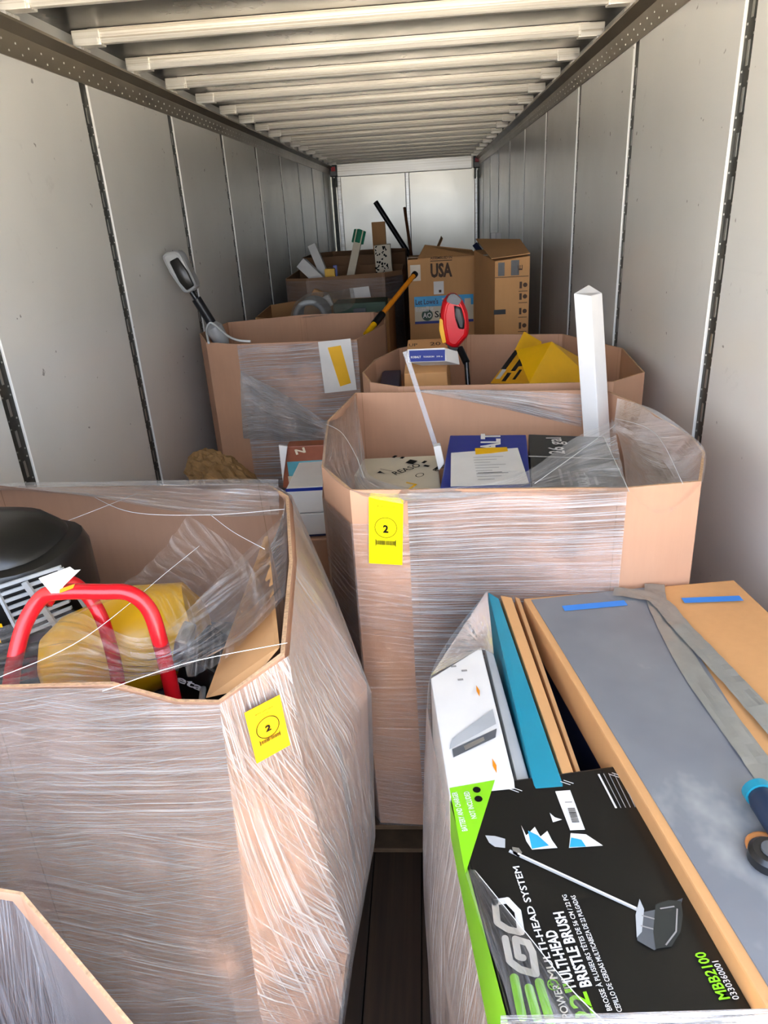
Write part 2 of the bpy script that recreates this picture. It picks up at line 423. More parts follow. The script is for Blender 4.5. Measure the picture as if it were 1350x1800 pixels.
# ================================================================ the setting
XL, XR, NY, ZC = -1.57, .97, 13.3, 2.752
def structure(mb, name, **k): return mb.build(name, kind='structure', loc=(0, 0, 0), **k)
m, nt, b = mk('oak_floor'); tc = N(nt, 'ShaderNodeTexCoord').outputs['Object']
g = noi(nt, tc, 3, 6, sc=(14, .6, 1)); st = ramp(nt, noi(nt, tc, 1, 0, sc=(26, .25, 1)), .35, .65)
k = mixc(nt, ramp(nt, g, .3, .7), lin('#2a1d12'), lin('#4a3624')); k = mixc(nt, math_(nt, 'MULTIPLY', st, .5), k, lin('#2a1d13'))
nt.links.new(k, b.inputs['Base Color']); b.inputs['Roughness'].default_value = .7; FLOOR = m
fl = MB(FLOOR); nb = 17
for i in range(nb):   # long floorboards with seams
    w = (XR-XL+.1)/nb; x0 = XL-.05+i*w; fl.box((x0+w/2, (NY+REAR)/2, -.02), (w-.004, NY-REAR+.1, .04), .002)
fl.box(((XL+XR)/2, (NY+REAR)/2, -.06), (XR-XL+.1, NY-REAR+.1, .03), 0)
structure(fl, 'floor')
m, nt, b = mk('yard_concrete'); tc = N(nt, 'ShaderNodeTexCoord').outputs['Object']
nt.links.new(mixc(nt, noi(nt, tc, 2, 5), lin('#b7ab98'), lin('#d6cbb8')), b.inputs['Base Color']); b.inputs['Roughness'].default_value = .9
structure(MB(m).box((0, -10, -1.4), (90, 90, .2), 0), 'ground')
PY = [2.50+1.225*k for k in range(-2, 9)]
for side, X, sg in (('left', XL, -1), ('right', XR, 1)):
    wl = MB(WALL)
    wl.box((X+sg*.022, (NY+REAR)/2, 1.4), (.012, NY-REAR, 2.8), 0)
    ed = [REAR]+[v for y in PY for v in (y-.045, y+.045)]+[NY]
    for a, c in zip(ed[::2], ed[1::2]):
        if c-a > .02: wl.box((X+sg*.008, (a+c)/2, 1.3), (.016, c-a, 2.6), .003)
    structure(wl, 'wall_'+side)
    for y in PY:
        if y < REAR+.2: continue
        p = MB(POST, SILV); p.box((X+sg*.012, y, 1.3), (.006, .084, 2.6), 0)
        z = .35
        while z < 2.45:
            p.mat(SILV).box((X+sg*.0085, y, z), (.003, .013, .066), 0)
            for dz in (-.045, .045):
                for dy in (-.028, .028): p.box((X+sg*.0080, y+dy, z+dz), (.004, .006, .006), .001)
            z += .122; p.mat(POST)
        structure(p, 'trim_1')
    # top rail: leaning plate, ledge, rivets
    r = MB(RAIL, SILV); y0, y1 = REAR, NY-.02
    prof = [(0, 2.555), (.006, 2.555), (.020, 2.635), (.062, 2.662), (.062, 2.672), (0, 2.672)]
    pa = [V((X-sg*a, y0, z)) for a, z in prof]; pb = [V((X-sg*a, y1, z)) for a, z in prof]
    for i in range(len(prof)):
        j = (i+1) % len(prof); r.face([pa[i], pa[j], pb[j], pb[i]])
    r.face(pa[::-1]); r.face(pb); r.mat(SILV); y = REAR+.1; i = 0
    while y < NY-.2:
        for zz in (2.575, 2.605):
            a = .006+.014*(zz-2.555)/.08; r.box((X-sg*(a+.001), y+(.05 if zz > 2.59 else 0), zz), (.004, .007, .007), .0015)
        y += .1
    structure(r, 'trim_2')
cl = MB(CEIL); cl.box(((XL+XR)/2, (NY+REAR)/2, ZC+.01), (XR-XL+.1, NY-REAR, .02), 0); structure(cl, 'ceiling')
y = 3.07-.6225*7; nbow = 0
while y < NY-.15:
    w = MB(BOW); y0 = y-.03; xa, xb = XL+.10, XR-.10
    # hat-section bow: lit front web with a rolled groove, flat underside, rear web
    prof = [(-.012, 2.75), (-.012, 2.746), (.0, 2.744), (0, 2.728), (.004, 2.725), (.004, 2.721), (0, 2.718), (-.002, 2.70), (.005, 2.694), (.032, 2.694), (.038, 2.70), (.036, 2.75)]
    A_ = [V((xa, y0+a, z)) for a, z in prof]; B_ = [V((xb, y0+a, z)) for a, z in prof]
    for i in range(len(prof)-1): w.face([A_[i], B_[i], B_[i+1], A_[i+1]])
    for x in (XL+.085, XR-.085):    # end brackets
        w.box((x, y-.008, 2.719), (.13, .062, .062), .005); w.box((x, y-.042, 2.702), (.11, .010, .03), .003)
        w.box((x+(-.05 if x < 0 else .05), y, 2.68), (.05, .1, .012), .002)
    structure(w, 'trim_3'); nbow += 1; y += .6225
# front (nose) wall
nw = MB(NOSE); nw.box(((XL+XR)/2, NY+.02, 1.4), (XR-XL+.06, .02, 2.8), 0)
for a, c in ((-1.40, -.285), (-.215, .90)): nw.box(((a+c)/2, NY-.0, 1.27), (c-a, .02, 2.50), .004)
structure(nw, 'wall_front')
structure(MB(BOW).box(((XL+XR)/2, NY-.05, 2.62), (XR-XL-.22, .08, .22), .012), 'trim_4')
for x, w_ in ((-1.43, .07), (-.25, .07), (.925, .05)): structure(MB(BOW).box((x, NY-.03, 1.27), (w_, .05, 2.5), .01), 'trim_5')
for x in (-1.52, .945-.0): structure(MB(POST).box((x, NY-.02, 1.25), (.06, .03, 2.5), .004), 'trim_6')
for x, lab in ((-1.49, 'dark lamp housing with red lens at the top corner beside the left wall, far end'), (.93, 'dark lamp housing with red lens at the top corner beside the right wall, far end')):
    t = thing('marker_light', (x, NY-.22, 2.5), lab, 'light', 'corner marker lights')
    MB(BLK).box((x, NY-.16, 2.60), (.12, .1, .18), .012).build('housing', t); MB(REDP).box((x, NY-.215, 2.63), (.07, .02, .07), .008).build('lens', t)
    MB(POST).box((x-.03, NY-.16, 2.43), (.03, .05, .16), .004).build('bracket', t); MB(POST).box((x+.03, NY-.16, 2.43), (.03, .05, .16), .004).build('bracket', t)
# ================================================================ pallets
def pallet(x0, x1, y0, y1, label):
    t = thing('wooden_pallet', ((x0+x1)/2, (y0+y1)/2, 0), label, 'pallet', 'wooden pallets under the loads')
    for k in range(3):
        x = x0+.03+(x1-x0-.06)*k/2; MB(WOOD).box((x, (y0+y1)/2, .07), (.04, y1-y0, .09), .003).build('stringer', t)
    n = 7
    for k in range(n):
        y = y0+.05+(y1-y0-.1)*k/(n-1); MB(WOOD).box(((x0+x1)/2, y, .125), (x1-x0, .095, .018), .003).build('deck_board', t)
    for k in range(3):
        y = y0+.06+(y1-y0-.12)*k/2; MB(WOOD).box(((x0+x1)/2, y, .0125), (x1-x0, .095, .018), .003).build('base_board', t)
    return t
pallet(-1.46, -.26, .86, 1.72, 'wooden pallet under the wrapped front left bin holding the red frame')
pallet(-.28, .72, 1.64, 2.56, 'wooden pallet under the middle bin with the foam post')
pallet(-.02, .78, .34, 1.52, 'wooden pallet under the wrapped boxes by the right wall')
pallet(-1.28, -.24, -.12, .36, 'wooden pallet under the bin corner at the bottom left')

# ================================================================ films
F_FRONT = film('stretch_film_dense', .11, .55, (0, .20, -.16), rough=.18, bs=1, patch=1.3, freq=290)
F_SIDE = film('stretch_film_side', .10, .6, (1.45, 1.2), rough=.22, bs=.9, freq=220)
F_THIN = film('stretch_film_thin', .02, .26, (0, .15), rough=.16, bs=.8, freq=90)
F_LOOSE = film('loose_film', .07, .38, (0, .1), rough=.14, bs=.9, patch=2.2, freq=70)
F_CLEAR = film('clear_loose_film', .015, .22, (0, .3), rough=.2, bs=.5, freq=60, fres=.45)
F_BAND = film('film_band', .10, .9, (0, -.05), rough=.18, bs=1, patch=1.1, freq=200)

# ================================================================ bin A: front left, wrapped
zA = [1.29, 1.0, .55, .14]
topA = [(-1.30, .87, 1.29), (-.675, .855, 1.285), (-.497, .852, 1.29), (-.40, .85, 1.257), (-0.3337, 0.85, 1.2548), (-0.2419, 0.9235, 1.29), (-.285, 1.25, 1.29), (-0.3567, 1.6036, 1.29), (-.43, 1.70, 1.29), (-1.20, 1.735, 1.29), (-1.44, 1.6, 1.29), (-1.47, 1.05, 1.29)]
f1 = (-0.3413, 0.84, 0.9613); f2 = (-0.357, 0.83, 0.6393)
A1 = [(-1.32, .86), (-.675, .84), (-.50, .835), (-.40, .835), (f1[0], f1[1]), (-.249, .95), (-.15, 1.22), (-.27, 1.60), (-.42, 1.71), (-1.20, 1.74), (-1.46, 1.6), (-1.49, 1.05)]
A2 = [(-1.32, .85), (-.675, .83), (-.50, .82), (-.40, .82), (f2[0], f2[1]), (-.20, .95), (-.168, 1.22), (-.25, 1.60), (-.42, 1.71), (-1.20, 1.74), (-1.46, 1.6), (-1.49, 1.05)]
A3 = [(-1.30, .87), (-.675, .86), (-.52, .86), (-.44, .86), (-.36, .87), (-.265, .98), (-.25, 1.22), (-.30, 1.58), (-.45, 1.68), (-1.20, 1.70), (-1.42, 1.6), (-1.45, 1.05)]
ringsA = [topA]+[[(x, y, z) for x, y in r] for r, z in zip((A1, A2, A3), zA[1:])]
binA = bin_('bulk_bin', 'wrapped cardboard bin at the front left with a red tube frame inside', ringsA, KR, wrapm=None)
shA = MB(F_FRONT, F_SIDE)
def shell(parent, rings, faces, z1, z0, mat_of, off=.006, name='stretch_wrap', nz=22, wav=.0015, step=.04):
    mb = MB(); n = len(rings[0]); per = 0
    cen = [sum(p[0] for p in rings[0])/n, sum(p[1] for p in rings[0])/n]
    def nrm(r, i):
        p, a, q = V(r[i]), V(r[i-1]), V(r[(i+1) % n]); e0 = p-a; e1 = q-p; e0.z = e1.z = 0; e0.normalize(); e1.normalize()
        m_ = V((e0.y+e1.y, -e0.x-e1.x, 0)); return m_.normalized()
    ro = [[V(r[i])+nrm(r, i)*off for i in range(n)] for r in rings]
    for i in range(n):
        L = (ro[0][(i+1) % n]-ro[0][i]).length
        if i in faces:
            nu = max(2, int(L/step)); grid = []
            for a in range(nu+1):
                s_ = a/nu; col = [lerp(r[i], r[(i+1) % n], s_) for r in ro]; e = (ro[0][(i+1) % n]-ro[0][i]).normalized(); nn = V((e.y, -e.x, 0)); row = []
                top = min(z1, col[0].z+.003)
                for b in range(nz+1):
                    z = top+(z0-top)*b/nz; p = None
                    for c0, c1 in zip(col, col[1:]):
                        if c0.z+.01 >= z >= c1.z-1e-6: p = lerp(c0, c1, (c0.z-z)/(c0.z-c1.z)); break
                    if p is None: p = col[-1].copy(); p.z = z
                    edge = min(1, 5*min(s_, 1-s_)+.05)
                    p = p+nn*abs(noise.noise(V(((per+L*s_)*3, z*26, 1.7))))*wav*edge*2.2
                    row.append((p, (per+L*s_, z)))
                grid.append(row)
            mb.mat(mat_of(i))
            for a in range(nu):
                for b in range(nz):
                    q = [grid[a][b+1], grid[a+1][b+1], grid[a+1][b], grid[a][b]]; mb.face([x[0] for x in q], [x[1] for x in q])
        per += L
    return mb.build(name, parent, smooth='all')
shell(binA, ringsA, [0, 1, 2, 3, 4, 5, 6, 7], 1.29, .14, lambda i: F_FRONT if i < 4 else F_SIDE, nz=30, off=.009)
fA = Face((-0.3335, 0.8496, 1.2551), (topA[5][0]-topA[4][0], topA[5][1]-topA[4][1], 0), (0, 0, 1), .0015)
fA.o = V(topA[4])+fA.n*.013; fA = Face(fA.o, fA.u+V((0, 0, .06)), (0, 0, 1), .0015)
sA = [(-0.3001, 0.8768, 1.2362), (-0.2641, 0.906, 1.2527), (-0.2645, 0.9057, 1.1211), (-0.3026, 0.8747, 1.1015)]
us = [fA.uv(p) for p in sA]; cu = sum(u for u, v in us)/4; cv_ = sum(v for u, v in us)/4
sticker(fA, cu, cv_, .062, .105, binA, m_=plain('yellow_sticker_shaded', '#e8b010', .75, var=.04, spec=.2))  # same yellow as the other sticker, bin shade put into a deeper amber
# leaning inner flap of the right side panel
flap = MB(KR2, EDGE); fp = [V((-0.3685, 1.3904, 1.28)), V((-0.2571, 0.947, 1.285)), V((-0.3079, 0.9004, 1.24)), V((-0.3715, 0.907, 1.22))]
flap.hexa([p+V((.003, 0, .002)) for p in fp], [p-V((.005, .002, .0)) for p in fp], .001); flap.build('folded_flap', binA)
# loose film over the open top
z0 = 1.30
membrane('loose_film', [(-1.47, 1.25, z0+.02), (-1.15, 1.42, 1.41), (-.86, 1.44, 1.385), (-0.5455, 1.4782, 1.3), (-0.3532, 1.4636, 1.3)], [(-1.44, 1.62, z0), (-1.2, 1.735, z0), (-.9, 1.73, z0), (-.6, 1.72, z0), (-.40, 1.70, z0)], F_LOOSE, binA, sag=.015, amp=.010, ridge=11, seed=1)
membrane('loose_film', [(-0.7087, 0.8195, 1.29), (-0.5576, 0.8382, 1.292), (-0.4142, 0.8829, 1.29), (-0.3137, 0.9593, 1.3), (-0.2706, 1.086, 1.3)], [(-0.8049, 0.9731, 1.29), (-0.6746, 1.0631, 1.3), (-0.4942, 0.9954, 1.28), (-0.4055, 1.202, 1.3), (-0.336, 1.4788, 1.3)], F_THIN, binA, sag=.02, amp=.013, ridge=14, seed=4)
membrane('loose_film', [(-0.6082, 0.9676, 1.34), (-0.5333, 1.049, 1.34), (-0.4444, 0.9826, 1.31), (-0.3882, 0.8812, 1.28)], [(-0.5735, 1.4803, 1.3), (-0.42, 1.3043, 1.3), (-0.3426, 1.1754, 1.3), (-0.298, 1.0673, 1.3)], F_CLEAR, binA, sag=.03, amp=.012, ridge=9, seed=8)
for pts in ([(-0.516, 1.4714, 1.302), (-0.4368, 1.3719, 1.302), (-0.3482, 1.2825, 1.302)], [(-0.8987, 1.648, 1.302), (-0.7201, 1.5038, 1.302), (-0.516, 1.4714, 1.302), (-0.3449, 1.4916, 1.302)], [(-0.6764, 0.8612, 1.3), (-0.5605, 0.9222, 1.33), (-0.5143, 1.189, 1.31), (-0.4949, 1.309, 1.3)],
            [(-0.4957, 0.8226, 1.3), (-0.3877, 0.8906, 1.3), (-0.2393, 0.9405, 1.3)], [(-0.9599, 1.352, 1.3), (-0.8452, 1.445, 1.31), (-0.7546, 1.6285, 1.3)]):
    strand(binA, pts, .0006)
# wide stretched band from top rim corner down the right side
membrane('stretch_wrap', [(-0.3586, 1.562, 1.295), (-.30, 1.45, 1.15), (-.215, 1.3, .95), (-.22, 1.28, .55), (-.28, 1.25, .2)], [(-0.3426, 1.3097, 1.295), (-.26, 1.1, 1.15), (-.20, 1.06, .97), (-.19, 1.03, .55), (-.24, 1.0, .2)], F_SIDE, binA, sag=-.006, amp=.004, dirn=(-1, 0, 0), seed=9)

# ---- inside bin A: compressor, red tube frame, yellow tank, tools
cx, cy = -1.02, 1.29
comp = thing('air_compressor', (cx, cy, .16), 'black domed compressor shroud with grey vent inside the front left bin', 'air compressor')
b = MB(BLKC)
prof = [(.0, 1.385), (.12, 1.38), (.19, 1.365), (.225, 1.335), (.228, 1.325), (.255, 1.318), (.266, 1.29), (.266, 1.19), (.25, 1.13), (.19, 1.10), (.19, .2), (0, .2)]
seg = 40; vs = []; fs = []
for r, z in prof:
    for k in range(seg):
        a = 2*math.pi*k/seg; e = 3.2; ca, sa = math.cos(a), math.sin(a); q = (abs(ca)**e+abs(sa)**e)**(-1/e)
        vs.append((cx+r*q*ca*1.0, cy+r*q*sa*.62, z))
for i in range(len(prof)-1):
    for k in range(seg):
        a0 = i*seg+k; a1 = i*seg+(k+1) % seg; fs.append([a0, a0+seg, a1+seg, a1])
b.mesh(vs, fs).build('shroud', comp, smooth=True)
rg = MB(DGREY)
f = Face((-1.06, cy-.166, 1.165), (1, 0, 0), (0, 0, 1), .003)
f.text(YEL2, 'DEWALT', .0, .03, .042, .22, bold=.03)
f.done(comp)
g = MB(GREY); u0 = V((cx+.11, cy-.256, 1.02))
gp = lambda a, z: V((-.835+a*.75, cy-.172+max(0, a-.05)*.9, 1.195+z*1.1))
for k in range(8): g.hexa([gp(0+.004*k, .11-k*.014), gp(.13, .115-k*.014), gp(.13, .109-k*.014), gp(0+.004*k, .104-k*.014)], [p+V((0, .006, 0)) for p in (gp(0+.004*k, .11-k*.014), gp(.13, .115-k*.014), gp(.13, .109-k*.014), gp(0+.004*k, .104-k*.014))], 0)
for a in (0, .065, .125): g.hexa([gp(a, .11), gp(a+.008, .11), gp(a+.038, 0), gp(a+.03, 0)], [p+V((0, .006, 0)) for p in (gp(a, .11), gp(a+.008, .11), gp(a+.038, 0), gp(a+.03, 0))], 0)
g.build('vent_grille', comp)
MB(TYEL).tube([(-1.20, 1.07, 1.03), (-1.185, 1.07, 1.03), (-.90, 1.07, 1.03), (-.885, 1.07, 1.03)], .07, 20, taper=[.035, .07, .07, .035]).build('tank', comp, smooth=True)
tank = thing('air_tank', (-.66, 1.18, .17), 'glossy yellow pressure tank behind the red tube frame', 'air tank')
pts = [V((-.76, 1.10, 1.115)), V((-.745, 1.105, 1.12)), V((-.70, 1.125, 1.13)), V((-.58, 1.19, 1.16)), V((-.50, 1.22, 1.17)), V((-.48, 1.225, 1.175))]
MB(TYEL).tube(pts, .1, 28, taper=[.05, .085, .108, .108, .085, .05]).build('shell', tank, smooth=True)
for px in (-.68, -.58): MB(DGREY).box((px, 1.16, .95), (.05, .05, .22), .004).build('support_leg', tank)
fr = thing('red_tube_frame', (-.58, .98, .17), 'bent red steel tube frame rising out of the front left bin', 'frame')
pa = [(-0.7207, 0.93, 1.2203), (-0.7155, 0.95, 1.2579), (-0.6977, 0.98, 1.3175), (-0.6674, 1.0, 1.3584), (-0.6316, 1.0, 1.3697), (-0.5574, 1.0, 1.3688), (-0.511, 1.0, 1.3643), (-0.484, 1.0, 1.3315), (-0.4718, 0.99, 1.2715), (-0.4645, 0.98, 1.1651), (-0.4586, 0.97, 1.0914)]
pa = [V(p) for p in pa]; lo0, lo1 = V((pa[0].x, .93, .2)), V((pa[-1].x+.03, .97, .2))
MB(RED).tube([lo0]+smooth_path(pa, 8)+[lo1], .0135, 14).build('front_tube', fr, smooth='all')
pb = [(-0.675, 1.02, 1.3377), (-0.6658, 1.05, 1.3521), (-0.647, 1.07, 1.3484), (-0.6228, 1.07, 1.316), (-0.6039, 1.06, 1.2762), (-0.595, 1.05, 1.2087), (-0.5931, 1.04, 1.1264)]
pb = [V(p) for p in pb]; lo2 = V((pb[-1].x+.04, 1.03, .2))
MB(RED).tube(smooth_path(pb, 8)+[lo2], .0125, 14).build('rear_tube', fr, smooth='all')
MB(RED).tube([lo0+V((0, 0, .1)), lo2+V((0, 0, .1))], .01, 10).build('cross_tube', fr, smooth='all')
tg = [(-0.6482, 0.98, 1.4074), (-0.6033, 1.0, 1.4166), (-0.5971, 1.0, 1.41), (-0.592, 1.01, 1.4056), (-0.6155, 0.99, 1.387), (-0.6233, 0.985, 1.377), (-0.634, 0.98, 1.3791)]
tgm = MB(WHT).bm(slabform(tg, (0, .002, 0), bev=0)); tgo = tgm.build('paper_tag', fr, label='folded white paper tag')
tg2 = [(-0.6208, 0.985, 1.3834), (-0.5962, 0.99, 1.3897), (-0.6009, 0.99, 1.3822), (-0.6236, 0.985, 1.3759)]
MB(ORG).bm(slabform(tg2, (0, .002, 0), bev=0)).build('orange_tag', fr)
# mixed tools in the corner
def junk(name, label, cat, parts, group='tools heaped in the front left bin'):
    c = parts[0][1]; t = thing(name, (c[0], c[1], .17), label, cat, group)
    for nm, c, d, rot, m_ in parts: MB(m_).box(c, d, .006, Matrix.Rotation(rot[2], 3, 'Z') @ Matrix.Rotation(rot[1], 3, 'Y') @ Matrix.Rotation(rot[0], 3, 'X')).build(nm, t)
    return t
j0 = [(-0.4441, 1.02, 1.2084), (-0.4148, 1.0, 1.1919), (-0.5182, 1.12, 1.1583), (-0.6031, 1.15, 1.193), (-0.4445, 1.15, 1.1763), (-0.4874, 1.0, 1.1622)]
j0 = [(a_, b2, c2+.03) for a_, b2, c2 in j0]
tb = junk('tool_box', 'small black box with white lettering low beside the leaning flap', 'box', [('body', (j0[1][0]+.005, j0[1][1]+.05, j0[1][2]-.06), (.11, .08, .14), (.2, .5, -.3), BLKC)])
ff = Face((j0[1][0]-.06, j0[1][1]+.003, j0[1][2]+.00), (.8, .1, -.55), (.5, -.25, .8), .004)
ff.text(WHT, 'eta', .03, -.03, .022, .05, bold=.02); ff.done(tb)
junk('cordless_tool', 'dark cordless tool with silver clamp in the front left bin', 'tool', [('body', (j0[4][0], j0[4][1], 1.08), (.10, .14, .09), (.4, -.5, .3), CHAR), ('clamp', (j0[0][0]-.01, j0[0][1]+.02, j0[0][2]-.01), (.025, .05, .09), (.3, .35, 0), SILV), ('handle', (j0[4][0]+.03, j0[4][1]+.03, .95), (.05, .05, .24), (.2, .1, 0), BLK)])
junk('grey_case', 'grey hard case lying under the film between red tubes', 'case', [('body', (-.52, 1.33, .95), (.22, .16, .20), (.1, .2, .3), DGREY), ('latch', (-.47, 1.245, .99), (.04, .02, .05), (.1, .2, .3), WHT)])
junk('motor_unit', 'dark motor with light grey cap between the red tubes', 'motor', [('body', (j0[3][0]-.01, j0[3][1]+.05, 1.06), (.10, .1, .14), (.2, .3, .4), CHAR), ('cap', (j0[3][0]+.005, j0[3][1]-.01, 1.11), (.03, .03, .045), (.2, .3, .4), GREY)])
junk('metal_bracket', 'pale metal bracket leaning beside the lower end of the red tube', 'bracket', [('plate', (j0[0][0]-.005, j0[0][1]-.02, 1.04), (.012, .05, .28), (.25, .25, .2), SILV), ('foot', (j0[0][0]-.045, j0[0][1]-.03, .92), (.05, .05, .02), (.25, .25, .2), GREY)])
junk('filler_carton', 'dark carton filling the bottom of the front left bin under the tools', 'box', [('body', (-.54, 1.34, .5), (.30, .46, .62), (0, 0, .1), KD), ('lid_flap', (-.54, 1.30, .82), (.30, .22, .012), (.05, 0, .1), KD)])

# ================================================================ bin B: the middle bin
tB = [(-.205, 1.629, 1.29), (-.06, 1.620, 1.29), (.467, 1.585, 1.29), (0.6504, 1.6122, 1.29), (.735, 1.822, 1.29), (.755, 1.974, 1.285), (.70, 2.35, 1.29), (.64, 2.55, 1.29), (-0.2819, 2.6645, 1.29), (-.344, 2.276, 1.29), (-.302, 1.817, 1.29)]
botB = [(x*.97+.005, y+(.02 if y < 1.8 else -.02), .14) for x, y, z in tB]
midB = [(x+(.006 if x > .5 else 0), y, .75) for x, y, z in tB]
binB = bin_('bulk_bin', 'middle cardboard bin with blue box, black box and white foam post inside', [tB, midB, botB], KR)
shell(binB, [tB, midB, botB], [1], 1.285, .14, lambda i: F_BAND, nz=26, wav=.0015)
shell(binB, [tB, midB, botB], [0, 10, 9], 1.20, .14, lambda i: F_THIN, nz=12, wav=.003)
fB = Face(tB[0], V(tB[1])-V(tB[0]), (0, 0, 1), .0015); fB.o = V(tB[0])+fB.n*.006
us = [fB.uv(p) for p in [(-0.1502, 1.6254, 1.2817), (-0.0621, 1.6196, 1.2655), (-0.0881, 1.6213, 1.0756), (-0.174, 1.627, 1.0953)]]
w_ = ((us[1][0]-us[0][0])+(us[2][0]-us[3][0]))/2; h_ = ((us[0][1]-us[3][1])+(us[1][1]-us[2][1]))/2
fB2 = Face(fB.o, fB.u*.995-V((0, 0, .06)), (0, 0, 1), .0015)
us2 = [fB2.uv(fB.at(*p)) for p in us]
sticker(fB2, sum(p[0] for p in us2)/4, sum(p[1] for p in us2)/4, w_, h_, binB)
zz = 1.30
membrane('loose_film', [(0.6427, 2.3805, 1.3), (0.7188, 2.2212, 1.3), (0.7385, 1.9429, 1.3), (0.7237, 1.7932, 1.3), (0.6453, 1.5903, 1.3)], [(0.5931, 2.246, 1.27), (0.5811, 2.1222, 1.26), (0.5513, 1.9362, 1.25), (0.497, 1.7034, 1.27), (0.4653, 1.5493, 1.295)], F_CLEAR, binB, sag=.07, amp=.004, ridge=5, seed=12)
membrane('loose_film', [(-0.3447, 2.2417, 1.3), (-0.3123, 1.9378, 1.3), (-0.2881, 1.7782, 1.3), (-0.2021, 1.6109, 1.3), (-0.0803, 1.57, 1.3)], [(-0.2758, 2.6047, 1.3), (-0.2327, 2.2605, 1.29), (-0.1998, 2.0152, 1.27), (-0.1667, 1.7894, 1.27), (-0.053, 1.59, 1.3)], F_LOOSE, binB, sag=.03, amp=.008, ridge=7, seed=15)
membrane('loose_film', [(-0.0803, 1.57, 1.3), (0.1242, 1.5595, 1.3), (0.3218, 1.5423, 1.3), (0.4591, 1.5374, 1.3)], [(-0.053, 1.59, 1.3), (0.2055, 1.6784, 1.29), (0.4228, 1.9878, 1.29), (0.585, 2.179, 1.28)], F_LOOSE, binB, sag=.02, amp=.012, ridge=9, seed=17)
membrane('stretch_wrap', [(-0.0383, 2.6346, 1.3023), (0.228, 2.6014, 1.2987), (0.5562, 2.5605, 1.2794)], [(-0.0386, 2.6346, 1.2957), (0.2704, 2.5961, 1.2284), (0.5629, 2.5596, 1.154)], F_BAND, binB, sag=.004, amp=.003, dirn=(0, -1, 0), seed=19, ridge=14).location += V((0, -.022, 0))
for pts in ([(0.5837, 2.1767, 1.29), (0.6479, 1.9822, 1.3), (0.5933, 1.5763, 1.3)], [(0.4591, 1.5374, 1.3), (0.5085, 2.0048, 1.29)], [(0.2521, 1.608, 1.3), (0.387, 1.8078, 1.3), (0.5678, 2.0809, 1.3)], [(-0.3403, 2.2075, 1.3), (-0.2764, 2.1035, 1.3), (-0.2112, 1.8749, 1.3), (-0.1725, 1.6883, 1.3)]):
    strand(binB, pts, .0006)

def topface(t, top, **k): return Face(top[0], V(top[1])-V(top[0]), V(top[3])-V(top[0]), .0012)
tp = [(0.0245, 1.894, 1.18), (0.2814, 1.8623, 1.18), (0.3258, 2.2935, 1.21), (0.0698, 2.32, 1.21)] if False else [V(p) for p in [(0.022, 1.8427, 1.19), (0.2769, 1.8204, 1.19), (0.3258, 2.2935, 1.21), (0.0698, 2.32, 1.21)]]
bb = carton('tool_box_carton', 'blue carton with white ALT lettering and a white sheet on top, in the middle bin', 'box', tp, (0, 0, -1.03), BLUE, False, 'cartons in the middle bin')
f = Face(tp[0], tp[1]-tp[0], tp[3]-tp[0]); q = lambda x, y: f.uv(x)
f.rect(WHT, .075, .385, .03, .0, k=0)
uvs = [f.uv(p) for p in [(0.1877, 2.0908, 1.2), (0.2046, 2.2832, 1.21), (0.1543, 2.3026, 1.21)]]
f.text(WHT, 'DEWALT', uvs[0][0]+.03, f.uv(tp[0])[1]+.145, .062, .34, rot=math.pi/2, bold=.04)
f.done(bb)
sh = thing('document_pouch', tp[0], 'white paper sheet in a pouch taped on the blue carton', 'document')
sp = [V(p)+V((0, 0, .0045)) for p in [(0.0551, 1.8698, 1.192), (0.2777, 1.8718, 1.192), (0.2807, 2.1583, 1.204), (0.0667, 2.1343, 1.203)]]
MB(WHT).hexa([p+V((0, 0, .0012)) for p in sp], sp, 0).build('sheet', sh)
fs = Face(sp[0]+V((0, 0, .002)), sp[1]-sp[0], sp[3]-sp[0])
L = (sp[1]-sp[0]).length
for k_ in range(9): fs.rect(GRYINK, L*.36, .035+k_*.022, L*(.22+.1*(k_ % 3)), .003, 'printed_lettering')
fs.rect(INK, L*.38, .085, L*.32, .003, 'printed_lettering'); fs.done(sh)
ys = [V(p)+V((0, 0, .007)) for p in [(0.1431, 2.1122, 1.2), (0.2461, 2.123, 1.2), (0.2471, 2.1653, 1.203), (0.1449, 2.1655, 1.203)]]
MB(YEL2).hexa([p+V((0, 0, .001)) for p in ys], ys, 0).build('yellow_tape_label', sh, label='yellow strip label')
tp = [V(p) for p in [(0.28, 1.8201, 1.19), (0.54, 1.7974, 1.19), (0.5731, 2.2364, 1.21), (0.3342, 2.299, 1.21)]]
g26 = carton('compressor_carton', 'black carton printed 26 gal, beside the blue carton in the middle bin', 'box', tp, (0, 0, -1.03), CHAR, False, 'cartons in the middle bin')
f = Face(tp[0], tp[1]-tp[0], tp[3]-tp[0]); W_ = (tp[1]-tp[0]).length; H_ = (tp[3]-tp[0]).length
f.text(WHT, '26 gal', W_*.44, H_*.60, .05, .15, rot=math.pi/2, bold=.01); f.text(GREY, '100 L', W_*.60, H_*.08, .03, .1, rot=math.pi/2)
f.poly(GREY, [(W_*.01, H_*.56), (W_*1.02, H_*.50), (W_*1.02, H_*.515), (W_*.01, H_*.578)])
for k_ in range(5): f.rect(GRYINK, W_*(.32+.09*k_), H_*.1, .008, H_*(.25-.03*k_), 'printed_lettering')
f.done(g26)
tp = [V(p) for p in [(-0.2488, 2.1145, 1.15), (0.0297, 1.9326, 1.15), (0.0225, 2.26, 1.16), (-0.2254, 2.2518, 1.16)]]
wb = carton('lamp_carton', 'cream carton with pendant lamp drawings at the left of the middle bin', 'box', tp, (0, 0, -1.0), CREAM, False, 'cartons in the middle bin')
f = Face(tp[0], tp[1]-tp[0]+V((0, 0, 0)), tp[3]-tp[0])
